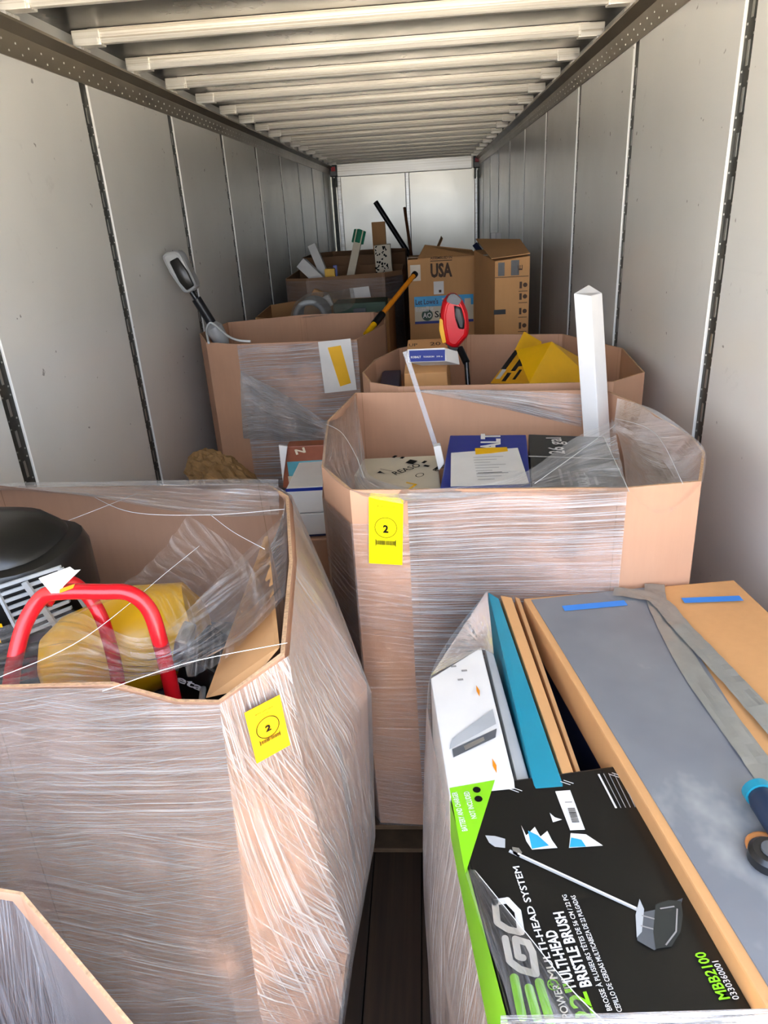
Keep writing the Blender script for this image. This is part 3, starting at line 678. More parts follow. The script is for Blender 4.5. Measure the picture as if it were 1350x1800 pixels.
for k_, (a, b_, w1, h1) in enumerate(((.03, .17, .012, .02), (.06, .175, .012, .015), (.10, .15, .03, .03), (.15, .17, .012, .02), (.17, .15, .02, .012), (.215, .14, .012, .035))): f.rect(INK, a, b_, w1, h1, 'printed_lettering')
f.text(INK, 'REASO', .13, .055, .03, .1, rot=1.2, bold=.005); f.rect(INK, .05, .075, .05, .002); f.poly(INK, [(.06, .045), (.075, .052), (.09, .052), (.075, .056), (.06, .062)])
f.ring(INK, .20, .085, .016, .003, sx=.8); f.rect(YEL2, .19, .02, .04, .006); f.rect(YEL2, .222, -.02, .008, .04); f.text(INK, 'E-E', .235, .13, .02, .04, rot=1.4)
f.done(wb)
# foam post
pt = [V(p) for p in [(0.4894, 2.44, 1.6448), (0.5367, 2.4, 1.6396), (0.5888, 2.46, 1.6395)]]; pk = V((0.5511, 2.5, 1.6649))
d = V((0.6007, 2.38, 1.0971))-V((0.5373, 2.43, 1.6453)); d = d/abs(d.z)
fm = MB(FOAM); tops = [pt[0], pt[1], pt[2], pk]; bots = [p+d*(p.z-.17)+V((.0, 0, 0)) for p in tops]
bots = [V((b_.x, 2.35+(p.y-2.40), .17)) for b_, p in zip(bots, tops)]
fo = fm.hexa(tops, bots, .004).build('foam_post'); tag(fo, 'tall white foam corner post standing in the middle bin', 'foam post')
# clear plastic strip and small white block
st = [V((-0.0701, 2.25, 1.5151)), V((0.0339, 2.16, 1.1702))]; dd = (st[1]-st[0]); st[1] = st[0]+dd*((st[0].z-1.155)/(st[0].z-st[1].z))
CLR, nt, b_ = mk('clear_strip'); b_.inputs['Base Color'].default_value = (.42, .44, .48, 1); b_.inputs['Alpha'].default_value = .36; b_.inputs['Roughness'].default_value = .25
so = MB(CLR).tube([st[0], st[1]], .0105, 4).build('clear_plastic_strip'); tag(so, 'thin clear plastic strip leaning up out of the middle bin', 'plastic strip')
sb = [(0.0108, 2.08, 1.2478), (0.0321, 2.08, 1.2526), (0.0432, 2.08, 1.1922), (0.0248, 2.08, 1.1682)]
wbk = MB(WHT).bm(slabform(sb, (.0, .03, 0), bev=.002)).build('white_block'); tag(wbk, 'small white plastic block between cream carton and blue carton', 'block')

# ================================================================ right pallet
def S(px): return px
gp_ = [V(p) for p in [(0.2218, 1.5363, 1.02), (0.3861, 0.5573, 1.02), (0.7612, 1.6064, 1.02)]]
dr = (gp_[1]-gp_[0]); dr.z = 0; dr.normalize(); L_ = 1.20
FL_ = gp_[0]; FR_ = gp_[2]; NL_ = FL_+dr*L_; NR_ = FR_+(V((.105, -.994, 0)))*L_
gray = thing('cabinet_panel_carton', (.5, .95, .14), 'large flat carton with a grey panel top, blue tape and silver duct tape', 'box')
ZT = 1.02
topq = [NL_, NR_, FR_, FL_]
b = MB(KO); b.hexa(topq, [V((p.x, p.y, .935)) for p in topq], .004).build('cardboard_lid', gray)
ins = [NL_+V((.02, .02, 0)), NR_+V((-.02, .02, 0)), FR_+V((-.02, -.02, 0)), FL_+V((.02, -.02, 0))]
MB(NAVY).hexa([V((p.x, p.y, .94)) for p in ins], [V((p.x, p.y, .142)) for p in ins], .004).build('body', gray)
GP = mk('grey_panel'); m, nt, b_ = GP; tc = N(nt, 'ShaderNodeTexCoord').outputs['Object']
k = mixc(nt, ramp(nt, noi(nt, tc, 5, 3), .3, .7), lin('#6c6f76'), lin('#7a7d82'))
sm = math_(nt, 'MULTIPLY', ramp(nt, noi(nt, tc, 3.2, 5, .65, sc=(1, .8, 1)), .56, .78), .55); k = mixc(nt, sm, k, lin('#c8c7c0'))
nt.links.new(k, b_.inputs['Base Color']); b_.inputs['Roughness'].default_value = .5; GPM = m
e = V((0, 0, .0025)); off_ = V((.018, -.01, 0)); seam = [V(p) for p in [(0.5564, 1.5839, 1.02), (0.5627, 0.9607, 1.02)]]; sd = (seam[1]-seam[0]).normalized()
pq = [FL_+dr*(L_-.01)+off_, seam[0]+sd*(L_-.02), seam[0]+sd*.006, FL_+off_]
MB(GPM).hexa([p+e for p in pq], [p-e*.5 for p in pq], .001).build('grey_panel', gray, label='scuffed slate grey panel')
f = Face((0, 0, ZT+.003), (1, 0, 0), (0, 1, 0), .001)
def ribbon(pts, w, m_, name, z=ZT+.0045, parent=gray, wr=.0015):
    p = smooth_path([V((q[0], q[1], z)) for q in pts], 10); mb = MB(m_); rows = []
    for i, q in enumerate(p):
        t_ = (p[min(i+1, len(p)-1)]-p[max(0, i-1)]).normalized(); s_ = V((-t_.y, t_.x, 0)); row = []
        for k_ in range(9):
            a = (k_/8-.5)*w; row.append(q+s_*a+V((0, 0, abs(noise.noise(V((q.x*25+a*30, q.y*25, 2))))*wr*3)))
        rows.append(row)
    for i in range(len(rows)-1):
        for k_ in range(8): mb.face([rows[i][k_], rows[i+1][k_], rows[i+1][k_+1], rows[i][k_+1]])
    return mb.build(name, parent, smooth='all')
DUCT = plain('duct_tape', '#8f8f8a', .28, .35, var=.08, vs=18)
q1 = [(0.4651, 1.5312, 1.02), (0.5112, 1.5237, 1.02), (0.5386, 1.5009, 1.02)]
ribbon([(0.5564, 1.5839, 1.02), (0.5347, 1.4747, 1.02), (0.5257, 1.2277, 1.02), (0.5408, 1.0242, 1.02), (0.5518, 0.891, 1.02)], .048, DUCT, 'duct_tape_strip')
ribbon([(0.4452, 1.546, 1.02), (0.5335, 1.5065, 1.02), (0.5575, 1.3755, 1.02), (0.5883, 1.1976, 1.02), (0.6192, 0.9806, 1.02)], .045, DUCT, 'duct_tape_strip', ZT+.008, wr=.002)
BT = [(0.3097, 1.4785, 1.02), (0.4635, 1.4987, 1.02), (0.6001, 1.5036, 1.02), (0.7398, 1.5084, 1.02)]
ribbon(BT[:2], .024, BTAPE, 'blue_tape_strip', ZT+.0042, wr=0); ribbon(BT[2:], .024, BTAPE, 'blue_tape_strip', ZT+.0042, wr=0)
# tools at right edge
h0 = [(0.5029, 0.8715, 1.04), (0.5072, 0.7943, 1.04), (0.5039, 0.8299, 1.03), (0.4666, 0.7725, 1.03)]
gt = thing('gripped_hand_tool', (h0[0][0], h0[0][1], ZT+.004), 'dark gripped hand tool with teal collar and tan ring on the grey panel', 'tool')
a0, a1 = V(h0[0]), V(h0[1]); a0.z = a1.z = ZT+.03; ax = (a1-a0).normalized()
MB(NVTOOL).tube([a0+ax*.006, a0+ax*.02, a1, a1+ax*.05], .022, 18, taper=[.018, .022, .022, .014]).build('grip', gt, smooth=True)
MB(TEAL).tube([a0-ax*.006, a0+ax*.008], .0225, 18).build('collar', gt, smooth=True)
c0 = V((0.4799, 0.7846, 1.03)); ringp = [c0+V((.022*math.cos(t_), .02*math.sin(t_), 0)) for t_ in [2*math.pi*k_/20 for k_ in range(21)]]
MB(SKIN).tube(ringp, .006, 8).build('ring', gt, smooth='all')
c1 = V((0.4752, 0.7607, 1.03)); wl_ = thing('caster_wheel', (c1.x, c1.y, ZT+.004), 'small black wheel lying on the grey panel by the right edge', 'wheel')
MB(BLK).tube([c1+V((0, 0, -.006)), c1+V((0, 0, .0)), c1+V((0, 0, .014)), c1+V((0, 0, .02))], .028, 24, taper=[.024, .03, .03, .024]).build('tyre', wl_, smooth=True)
MB(DGREY).tube([c1+V((0, 0, .019)), c1+V((0, 0, .024))], .014, 16).build('hub', wl_, smooth=True)

# EGO carton: black top, lime side
ZE = .985
E = [V(p) for p in [(0.0823, 0.5418, 0.985), (0.3849, 0.5637, 0.985), (0.3156, 0.9984, 0.985), (0.0148, 0.9456, 0.985)]]
ego = thing('brush_head_carton', ((E[0]+E[2])/2).to_tuple()[:2]+(.70,), 'black and lime carton printed EGO with a brush head picture', 'box')
MB(BLKC).hexa(E, [V((p.x, p.y, .70)) for p in E], .004).build('body', ego)
lf = Face(V((E[3].x, E[3].y, .70)), E[0]-E[3], (0, 0, 1), .002); Ls = (E[0]-E[3]).length
lf.poly(GRN, [(.01, .275), (.01, .10), (Ls-.01, .01), (Ls-.01, .275)], 'printed_panel'); lf.done(ego)
f = Face(E[0], E[3]-E[0], E[0]-E[1], .0014)       # reads away from the camera
def U(p): return f.uv(p)
EP = [U(p) for p in [(0.0158, 0.9455, 0.985), (0.0975, 0.9639, 0.985), (0.0341, 0.7702, 0.985)]]
f.poly(GRN, EP)
g1 = [U(p) for p in [(0.0307, 0.9428, 0.985), (0.041, 0.8598, 0.985)]]
f.text(WHT, 'BATTERY AND CHARGER', U((0.0424, 0.8518, 0.985))[0], U((0.0424, 0.8518, 0.985))[1], .0095, .085, bold=.02)
f.text(WHT, 'NOT INCLUDED', U((0.0591, 0.8775, 0.985))[0], U((0.0591, 0.8775, 0.985))[1], .0095, .06, bold=.02)
for p in [(0.0635, 0.9401, 0.985), (0.065, 0.9194, 0.985)]: f.ring(INK, *U(p), .007, .007, n=16)
# product drawing
def line(m_, p, q, w, k=1):
    a, b2 = V(U(p)+(0,)), V(U(q)+(0,)); n_ = (b2-a).normalized(); n_ = V((-n_.y, n_.x, 0))*w/2
    f.poly(m_, [tuple((a-n_)[:2]), tuple((b2-n_)[:2]), tuple((b2+n_)[:2]), tuple((a+n_)[:2])], 'printed_panel', k)
line(GREY, (0.1058, 0.813, 0.985), (0.2775, 0.7133, 0.985), .006); line(WHT, (0.1186, 0.8078, 0.985), (0.2764, 0.7151, 0.985), .0028, 2)
def blob(m_, pts, k=1): f.poly(m_, [U(p) for p in pts], 'printed_panel', k)
blob(GREY, [(0.0705, 0.8427, 0.985), (0.086, 0.8416, 0.985), (0.102, 0.836, 0.985), (0.1001, 0.8184, 0.985), (0.084, 0.8205, 0.985), (0.0757, 0.8282, 0.985)])
blob(SILV, [(0.1111, 0.8206, 0.985), (0.1217, 0.8185, 0.985), (0.126, 0.8099, 0.985), (0.1195, 0.8014, 0.985), (0.1114, 0.8077, 0.985)])
blob(DGREY, [(0.2852, 0.7297, 0.985), (0.2843, 0.7089, 0.985), (0.3056, 0.7136, 0.985), (0.3477, 0.732, 0.985), (0.312, 0.6709, 0.985), (0.2836, 0.6527, 0.985), (0.2645, 0.6662, 0.985), (0.2726, 0.7044, 0.985)])
blob(GREY, [(0.2852, 0.7297, 0.985), (0.2871, 0.7134, 0.985), (0.2742, 0.6787, 0.985), (0.2649, 0.6703, 0.985), (0.2726, 0.7044, 0.985)], 2)
blob(CHAR, [(0.3053, 0.7208, 0.985), (0.3262, 0.7282, 0.985), (0.3434, 0.7265, 0.985), (0.3387, 0.7051, 0.985), (0.3271, 0.6793, 0.985), (0.3079, 0.6578, 0.985), (0.2856, 0.6543, 0.985), (0.2898, 0.6789, 0.985)], 2)
for p, q in [((0.2809, 0.7028, 0.985), (0.2969, 0.6977, 0.985)), ((0.275, 0.6872, 0.985), (0.2908, 0.6823, 0.985)), ((0.3096, 0.7136, 0.985), (0.3308, 0.7174, 0.985)), ((0.3336, 0.7138, 0.985), (0.3209, 0.6792, 0.985)), ((0.3209, 0.6792, 0.985), (0.3007, 0.6593, 0.985))]: line(GRYINK, p, q, .002, 4)
blob(WHT, [(0.131, 0.8633, 0.985), (0.1366, 0.8428, 0.985), (0.1528, 0.8599, 0.985), (0.1591, 0.8406, 0.985), (0.1719, 0.8519, 0.985), (0.1762, 0.8339, 0.985), (0.1826, 0.8187, 0.985), (0.1419, 0.8153, 0.985), (0.1351, 0.8316, 0.985)])
blob(LOW, [(0.1406, 0.8518, 0.985), (0.1549, 0.8428, 0.985), (0.1699, 0.8229, 0.985), (0.142, 0.8164, 0.985)], 2)
blob(WHT, [(0.2085, 0.8474, 0.985), (0.2326, 0.8451, 0.985), (0.2547, 0.8232, 0.985), (0.2004, 0.8187, 0.985)]); blob(LOW, [(0.2077, 0.8384, 0.985), (0.2231, 0.834, 0.985), (0.2275, 0.8209, 0.985), (0.2015, 0.8198, 0.985)], 2)
blob(WHT, [(0.1817, 0.8894, 0.985), (0.1885, 0.8798, 0.985), (0.1999, 0.875, 0.985), (0.1839, 0.8692, 0.985)])
# shipping label
lb = [V(p)+V((0, 0, .002)) for p in [(0.2087, 0.853, 0.985), (0.2327, 0.8542, 0.985), (0.2249, 0.9381, 0.985), (0.199, 0.9356, 0.985)]]
lo = MB(WHT).hexa([p+V((0, 0, .0008)) for p in lb], lb, 0).build('shipping_label', ego, label='white barcode label')
lfm = Face(lb[0]+V((0, 0, .0015)), lb[1]-lb[0], lb[3]-lb[0]); lw_ = (lb[1]-lb[0]).length; lfm.bars(INK, lw_*.75, .012, .03, lw_*.5, 18, rot=math.pi/2); lfm.rect(GRYINK, lw_*.2, .055, lw_*.5, .002, 'printed_lettering'); lfm.done(lo)
# spec table top right
for k_ in range(5):
    line(WHT if k_ == 0 else GREY, V((0.2822, 0.9764, 0.985))+V((.009, 0.001, 0))*k_, V((0.2939, 0.8989, 0.985))+V((.008, .0005, 0))*k_, .0035 if k_ == 0 else .0012)
for p in [(0.1203, 0.9424, 0.985), (0.212, 0.9592, 0.985), (0.3002, 0.9763, 0.985)]:
    for s_ in (0, .006): line(WHT, V(p)+V((s_, s_*.5, 0)), V(p)+V((.016+s_, -.008+s_*.5, 0)), .0016)
# logo: three slanted lime bars then G and O
def tx(m_, s_, p, h, w=None, **k_): u_, v_ = U(p); f.text(m_, s_, u_, v_, h, w, **k_)
EB = [((0.0941, 0.5632, 0.985), (0.0899, 0.6115, 0.985)), ((0.1124, 0.5622, 0.985), (0.1075, 0.5985, 0.985)), ((0.1285, 0.5571, 0.985), (0.1219, 0.606, 0.985))]
for p, q in EB:
    line(GRN, p, q, .012)
    for i_, e_ in enumerate((p, q)): f.ring(GRN, *U(e_), .006, .006, 'printed_panel', 3+i_, 14)
def stroke(m_, pts, w, z_=2):
    uv = [V(U(p)+(0,)) for p in pts]
    for i_, (a, b2) in enumerate(zip(uv, uv[1:])):
        n_ = (b2-a).normalized(); n_ = V((-n_.y, n_.x, 0))*w/2; f.poly(m_, [tuple((a-n_)[:2]), tuple((b2-n_)[:2]), tuple((b2+n_)[:2]), tuple((a+n_)[:2])], 'printed_lettering', z_+.6*(i_ % 2))
    for i_, a in enumerate(uv): f.ring(m_, a.x, a.y, w/2, w/2, 'printed_lettering', z_+1.4+.5*(i_ % 2), 12)
stroke(WHT, [(0.0748, 0.7224, 0.985), (0.075, 0.6902, 0.985), (0.0892, 0.6801, 0.985), (0.1071, 0.676, 0.985), (0.1063, 0.7082, 0.985), (0.0934, 0.7253, 0.985), (0.0748, 0.7224, 0.985)], .010)
stroke(WHT, [(0.0838, 0.6665, 0.985), (0.0865, 0.6343, 0.985), (0.0989, 0.6237, 0.985), (0.1192, 0.6179, 0.985), (0.1189, 0.6474, 0.985), (0.1144, 0.6603, 0.985), (0.0979, 0.6659, 0.985), (0.0987, 0.6408, 0.985), (0.1047, 0.6393, 0.985)], .010)
tx(WHT, 'MULTI-HEAD SYSTEM', (0.1466, 0.6123, 0.985), .0105, .175, bold=.015); tx(WHT, 'POWER', (0.1543, 0.5636, 0.985), .0105, .043, bold=.015)
f.ring(GRN, *U((0.1393, 0.6041, 0.985)), .0075, .0018); tx(GRN, '+', (0.1417, 0.6012, 0.985), .008, .008, bold=.03)
tx(GRN, '22"', (0.1862, 0.5581, 0.985), .026, .052, bold=.02); tx(WHT, 'MULTI-HEAD', (0.1682, 0.6016, 0.985), .0155, .080, bold=.03); tx(WHT, 'BRISTLE BRUSH', (0.189, 0.6034, 0.985), .0155, .107, bold=.03)
tx(WHT, 'BROSSE À PLUSIEURS TÊTES DE 56 CM / 22 PG', (0.208, 0.5734, 0.985), .0070, .165, bold=.01); tx(WHT, 'CEPILLO DE CERDAS MULTICABEZA DE 22 PULGADAS', (0.2204, 0.5722, 0.985), .0070, .165, bold=.01)
tx(GRN, 'MBB2100', (0.3592, 0.5904, 0.985), .015, .062, bold=.02); tx(WHT, '0330360001', (0.3709, 0.5899, 0.985), .009, .05, bold=.01)
f.done(ego)
# carton below it
lowc = carton('plain_carton', 'dark brown carton under the black and lime carton, seen through film', 'box', [(E[0].x+.0, E[0].y, .698), (E[1].x, E[1].y, .698), (E[2].x-.01, E[2].y-.07, .698), (E[3].x, E[3].y-.07, .698)], (0, 0, -.55), KD)
# upright thin boxes behind it
def upright(name, label, cat, tq, m_, bottom=.142, edge=None):
    tq = [V(p) for p in tq]; t = thing(name, (tq[0].x, tq[0].y, bottom), label, cat, 'flat boxes standing on edge behind the black and lime carton')
    bq = [V((p.x, p.y, bottom)) for p in tq]; MB(m_).hexa(tq, bq, .003).build('body', t); return t, tq
yb = 1.03
t1, q1 = upright('faucet_carton', 'white carton with a picture of a silver fixture, behind the black and lime carton', 'box', [(0.0151, 0.9272, 0.985), (0.1332, 0.9424, 0.985), (0.1034, 1.3581, 1.0), (-0.0139, 1.2441, 1.0)], WHT)
f = Face(q1[0], q1[3]-q1[0], q1[0]-q1[1], .0012); f = Face(q1[0], q1[1]-q1[0], q1[3]-q1[0], .0012)
def U1(p): return f.uv(p)
f.poly(GREY, [U1(p) for p in [(0.019, 1.0367, 0.99), (0.1128, 1.1035, 0.99), (0.11, 1.1461, 0.99), (0.0255, 1.0644, 0.99)]]); f.poly(DGREY, [U1(p) for p in [(0.0244, 1.0366, 0.99), (0.1127, 1.0904, 0.99), (0.1082, 1.0665, 0.99), (0.0257, 1.0157, 0.99)]], k=1)
f.poly(SILV, [U1(p) for p in [(0.0462, 1.044, 0.99), (0.0856, 1.0684, 0.99), (0.087, 1.0589, 0.99), (0.0488, 1.0333, 0.99)]], k=2)
for p in [(0.0313, 1.2782, 0.995), (0.0442, 1.2335, 0.995), (0.0542, 1.2633, 0.995)]: f.rect(GRYINK, *U1(p), .012, .006, 'printed_lettering')
for p in [(0.0842, 1.2008, 0.99), (0.0995, 0.9962, 0.99)]: a_, b2 = U1(p); f.poly(ORG, [(a_, b2-.018), (a_+.004, b2), (a_, b2+.018), (a_-.003, b2)])
f.done(t1)
upright('flat_white_carton', 'narrow grey-white carton edge between the white and teal cartons', 'box', [(0.1399, 0.947, 0.975), (0.1621, 0.9496, 0.975), (0.1305, 1.3425, 0.99), (0.1123, 1.3724, 0.99)], GREY)
t3, q3 = upright('teal_carton', 'teal carton standing on edge, tallest and furthest of the row', 'box', [(0.1648, 0.9422, 0.985), (0.2168, 0.9472, 0.985), (0.1595, 1.522, 1.03), (0.1357, 1.5569, 1.03)], TEAL)
upright('split_carton', 'opened brown carton standing on edge right of the teal carton', 'box', [(0.2224, 0.9549, 0.98), (0.2432, 0.9601, 0.98), (0.1922, 1.5261, 1.03), (0.1654, 1.5385, 1.03)], KO)
upright('thin_cardboard_sheet', 'torn brown cardboard sheet standing nearest the grey topped carton', 'box', [(0.2485, 0.9651, 0.975), (0.257, 0.9678, 0.975), (0.2122, 1.5282, 1.025), (0.201, 1.5399, 1.025)], KR2)
# wrap on the right pallet: left side and taut webs
FW = film('stretch_film_pallet', .10, .7, (1.5, 1.75), rough=.22, bs=.8)
membrane('stretch_wrap', [(0.1326, 1.5541, 1.035), (-0.0136, 1.2446, 1.01), (0.0035, 0.9254, 1.0), (E[0].x-.03, E[0].y-.02, 1.0)], [(.06, 1.5, .18), (-.03, 1.25, .18), (-.035, .95, .18), (.02, .55, .18)], FW, gray, sag=.012, amp=.006, dirn=(-1, 0, 0), ridge=3, seed=21, nu=60)
membrane('loose_film', [(0.1323, 1.5506, 1.037), (0.1311, 1.4391, 1.02), (0.1284, 1.3211, 1.005)], [(-0.0137, 1.2413, 1.008), (0.0407, 1.2899, 1.006), (0.1023, 1.3448, 1.006)], F_THIN, gray, sag=.0, amp=.003, seed=22)
membrane('loose_film', [(0.0341, 0.7691, 0.99), (0.0539, 0.6691, 0.995), (0.0756, 0.5917, 0.995), (0.0818, 0.5389, 0.99)], [(0.0492, 0.7742, 0.99), (0.1131, 0.6698, 0.995), (0.1638, 0.5895, 0.995), (0.215, 0.5386, 0.995)], F_THIN, gray, sag=-.004, amp=.005, ridge=12, seed=23)
strand(gray, [V(p) for p in [(0.0492, 0.7742, 0.99), (0.1125, 0.6662, 1.0), (0.163, 0.5863, 1.0), (0.2137, 0.5335, 0.995)]], .0007)
membrane('stretch_wrap', [V(p) for p in [(0.0662, 0.5571, 1.0), (0.221, 0.5632, 1.0), (0.3937, 0.5594, 1.02)]], [V(p) for p in [(0.0609, 0.5011, 0.97), (0.2081, 0.5043, 0.97), (0.3802, 0.5146, 0.98)]], F_BAND, gray, sag=-.006, amp=.006, seed=24, ridge=7)

# ================================================================ bin D: left, behind
tD = [(-1.274, 4.041, 1.29), (-1.062, 3.929, 1.29), (-.384, 3.89, 1.29), (-.253, 4.406, 1.29), (-.27, 4.85, 1.29), (-.36, 5.01, 1.29), (-.869, 5.05, 1.29), (-1.36, 4.85, 1.29), (-1.42, 4.4, 1.29)]
rD = [tD, [(x, y, .7) for x, y, z in tD], [(x, y, .012) for x, y, z in tD]]
binD = bin_('bulk_bin', 'cardboard bin by the left wall with a white and yellow ticket on its front', rD, KR)
shell(binD, rD, [1], 1.285, .0, lambda i: F_BAND, nz=20, wav=.002); 
wl2 = membrane('stretch_wrap', [(-1.0562, 3.9287, 1.1456), (-0.8232, 3.9153, 1.0072), (-0.558, 3.9, 0.8152)], [(-1.0945, 3.9309, 0.7477), (-0.855, 3.9171, 0.7286), (-0.5669, 3.9005, 0.712)], F_FRONT, binD, sag=.02, amp=.01, dirn=(0, -1, 0), seed=31); wl2.location += V((0, -.03, 0))
fD = Face(V(tD[1])+V((0, -.016, -.0)), V(tD[2])-V(tD[1]), (0, 0, 1), .002)
qd = [fD.uv(p) for p in [(-0.585, 3.9016, 1.0003), (-0.4005, 3.8909, 1.0146), (-0.4149, 3.8918, 1.3005), (-0.5975, 3.9023, 1.2887)]]
fD.poly(WHT, qd, 'paper_ticket'); qd = [fD.uv(p) for p in [(-0.4933, 3.8963, 1.0369), (-0.4301, 3.8927, 1.0545), (-0.4716, 3.895, 1.2654), (-0.546, 3.8993, 1.2556)]]
fD.poly(YEL2, qd, 'yellow_label', 2); fD.done(binD)
# string trimmer head leaning at the left wall
y_ = 4.33
bl = thing('string_trimmer', (-1.2, 4.45, .03), 'grey and black string trimmer leaning on the left wall, head upward', 'string trimmer')
o_ = [(-1.5423, 4.3, 1.7539), (-1.5174, 4.3, 1.7778), (-1.4474, 4.3, 1.7867), (-1.4236, 4.3, 1.7666), (-1.3957, 4.3, 1.6892), (-1.3699, 4.3, 1.6173), (-1.362, 4.3, 1.5812), (-1.3795, 4.3, 1.5593), (-1.4208, 4.3, 1.5417), (-1.4474, 4.3, 1.5496), (-1.474, 4.3, 1.5967), (-1.5107, 4.3, 1.6631)]
MB(GREY).bm(slabform(o_, (.0, .09, 0), dome=.012, bev=.006, inset=.012)).build('housing', bl, smooth=True)
o_ = [(-1.4967, 4.283, 1.7273), (-1.4415, 4.283, 1.7496), (-1.3945, 4.283, 1.6649), (-1.3698, 4.283, 1.5865), (-1.4193, 4.283, 1.5598), (-1.4556, 4.283, 1.6103)]
MB(BLKC).bm(slabform(o_, (.0, .03, 0), dome=.008, bev=.004, inset=.01)).build('guard', bl, smooth=True)
sp_ = [(-1.4109, 4.34, 1.5502), (-1.3866, 4.34, 1.5059), (-1.3207, 4.36, 1.3548), (-1.2895, 4.36, 1.2774)]; sp_ = [V(p) for p in sp_]; dd = (sp_[-1]-sp_[-2]).normalized()
MB(BLK).tube([sp_[0], sp_[1]], .017, 12).build('neck', bl, smooth=True); MB(BLK).tube([sp_[1], sp_[2]], .030, 14).build('shaft', bl, smooth=True)
hz = sp_[2]; MB(GREY).tube([hz, hz+dd*.03, hz+dd*.12, hz+dd*.17], .05, 16, taper=[.03, .055, .05, .03]).build('battery_housing', bl, smooth=True)
MB(BLK).tube([hz+dd*.17, V((-1.05, 4.5, .05))], .02, 10).build('lower_shaft', bl, smooth=True)
strand(bl, [V(p) for p in [(-1.2454, 4.0, 1.2926), (-1.3093, 4.2, 1.3379), (-1.3069, 4.28, 1.3659), (-1.2622, 4.25, 1.3514), (-1.1588, 4.1, 1.3138), (-1.0752, 4.0, 1.3006), (-0.9938, 3.96, 1.2973)]], .007, 'white_cord')
# kraft paper bundle between bins A and D
kb = [V(p) for p in [(-1.1107, 3.25, 0.8214), (-0.9874, 3.15, 0.7935), (-0.8373, 3.05, 0.6948)]]
kt = thing('crumpled_paper_bundle', (kb[2].x, kb[2].y, 0), 'crumpled brown paper bundle by the left wall, behind the front left bin', 'paper bundle')
bmk = bmesh.new(); bmesh.ops.create_icosphere(bmk, subdivisions=5, radius=1)
axk = V((.42, -.16, -.33)); mid = V((-.94, 3.10, .705)); ax = axk.normalized(); rot = ax.to_track_quat('Z', 'Y').to_matrix()
for v_ in bmk.verts:
    c_ = v_.co.copy(); hd = (c_.z+1)/2
    p = V((c_.x*.12, c_.y*.12, c_.z*.30)); cr = 1-max(0, min(1, (hd-.1)/.5))
    cellv = noise.voronoi(V((c_.x*3.4, c_.y*3.4, c_.z*7)))[0]; cel2 = noise.voronoi(V((c_.x*7+3, c_.y*7, c_.z*15)))[0]
    p = p+V((c_.x, c_.y, .2*c_.z))*(.15+cr*.85)*(.075*(cellv[0]-.35)+.03*(cel2[0]-.3)); v_.co = mid+rot @ p
KP = cardboard('crumpled_kraft_paper', '#8b6b43')
MB(KP).bm(bmk).build('wrapping_paper', kt)
# stand for it
sc_ = carton('plain_carton', 'brown carton under the crumpled paper bundle by the left wall', 'box', [(-1.45, 2.75, .452), (-.66, 2.72, .452), (-.66, 3.5, .452), (-1.45, 3.5, .452)], (0, 0, -.45), KR2)
# white boxes with printed book-like cartons (between bins A, B and D)
def upbox(name, label, quad, depth, m_, bottom=None, grp='cartons stacked between the bins'):
    """box whose front face is the quad (bl, br, tr, tl)"""
    q_ = [V(p) for p in quad]; d_ = V((0, depth, 0)); top = [q_[3], q_[2], q_[2]+d_, q_[3]+d_]; bt = [q_[0], q_[1], q_[1]+d_, q_[0]+d_]
    t = thing(name, (q_[0]+q_[2])/2-V((0, 0, (q_[2]-q_[0]).z/2)), label, 'box', grp); MB(m_).hexa(top, bt, .003).build('body', t); return t, Face(q_[0], q_[1]-q_[0], q_[3]-q_[0], .0015), (q_[1]-q_[0]).length, (q_[3]-q_[0]).length
ty, fy, w, h = upbox('white_carton', 'white carton with dark blue base line, lower of two beside the middle bin', [(-0.5171, 2.3, 0.8473), (-0.3542, 2.3, 0.8537), (-0.3468, 2.3, 0.942), (-0.5176, 2.3, 0.9387)], .35, WHT); fy.rect(NAVY, 0, 0, w, .008); fy.done(ty)
ty, fy, w, h = upbox('white_carton', 'white carton with dark blue top line, upper of two beside the middle bin', [(-0.5171, 2.3, 0.9432), (-0.3465, 2.3, 0.9465), (-0.3462, 2.3, 1.0477), (-0.5166, 2.3, 1.0407)], .35, WHT); fy.rect(BLUE, 0, h-.012, w, .012); fy.done(ty)
zt = (-0.5166, 2.3, 1.0407)[2]; zb = (-0.5171, 2.3, 0.8473)[2]
carton('plain_carton', 'tan carton under the two white cartons beside the middle bin', 'box', [(-.56, 2.28, zb-.002), (-.355, 2.28, zb-.002), (-.355, 2.68, zb-.002), (-.56, 2.68, zb-.002)], (0, 0, -(zb-.004)), KR)
ty, fy, w, h = upbox('printed_carton', 'russet and blue printed carton standing upright beside the middle bin', [(-0.593, 2.58, 0.9354), (-0.3906, 2.58, 0.9404), (-0.3874, 2.58, 1.1087), (-0.5598, 2.58, 1.1084)], .07, RBRN)
fy.rect(LTEAL, w*.16, h*.20, w*.84, h*.42); fy.rect(CREAM, w*.14, h*.02, w*.4, h*.26, k=1); fy.rect(BLUE, w*.54, h*.02, w*.46, h*.2, k=1); fy.text(CREAM, 'N', w*.36, h*.78, h*.12, w*.2, rot=.2, bold=.03); fy.rect(GRYINK, w*.24, h*.12, w*.2, h*.03, k=2); fy.done(ty)
MB(WHT).hexa([V(p) for p in [(-0.5838, 2.56, 1.1205), (-0.551, 2.56, 1.1146), (-0.5849, 2.56, 0.9744), (-0.5848, 2.56, 1.0341)]], [V(p)+V((0, .01, 0)) for p in [(-0.5838, 2.56, 1.1205), (-0.551, 2.56, 1.1146), (-0.5849, 2.56, 0.9744), (-0.5848, 2.56, 1.0341)]], 0).build('side_flap', ty)
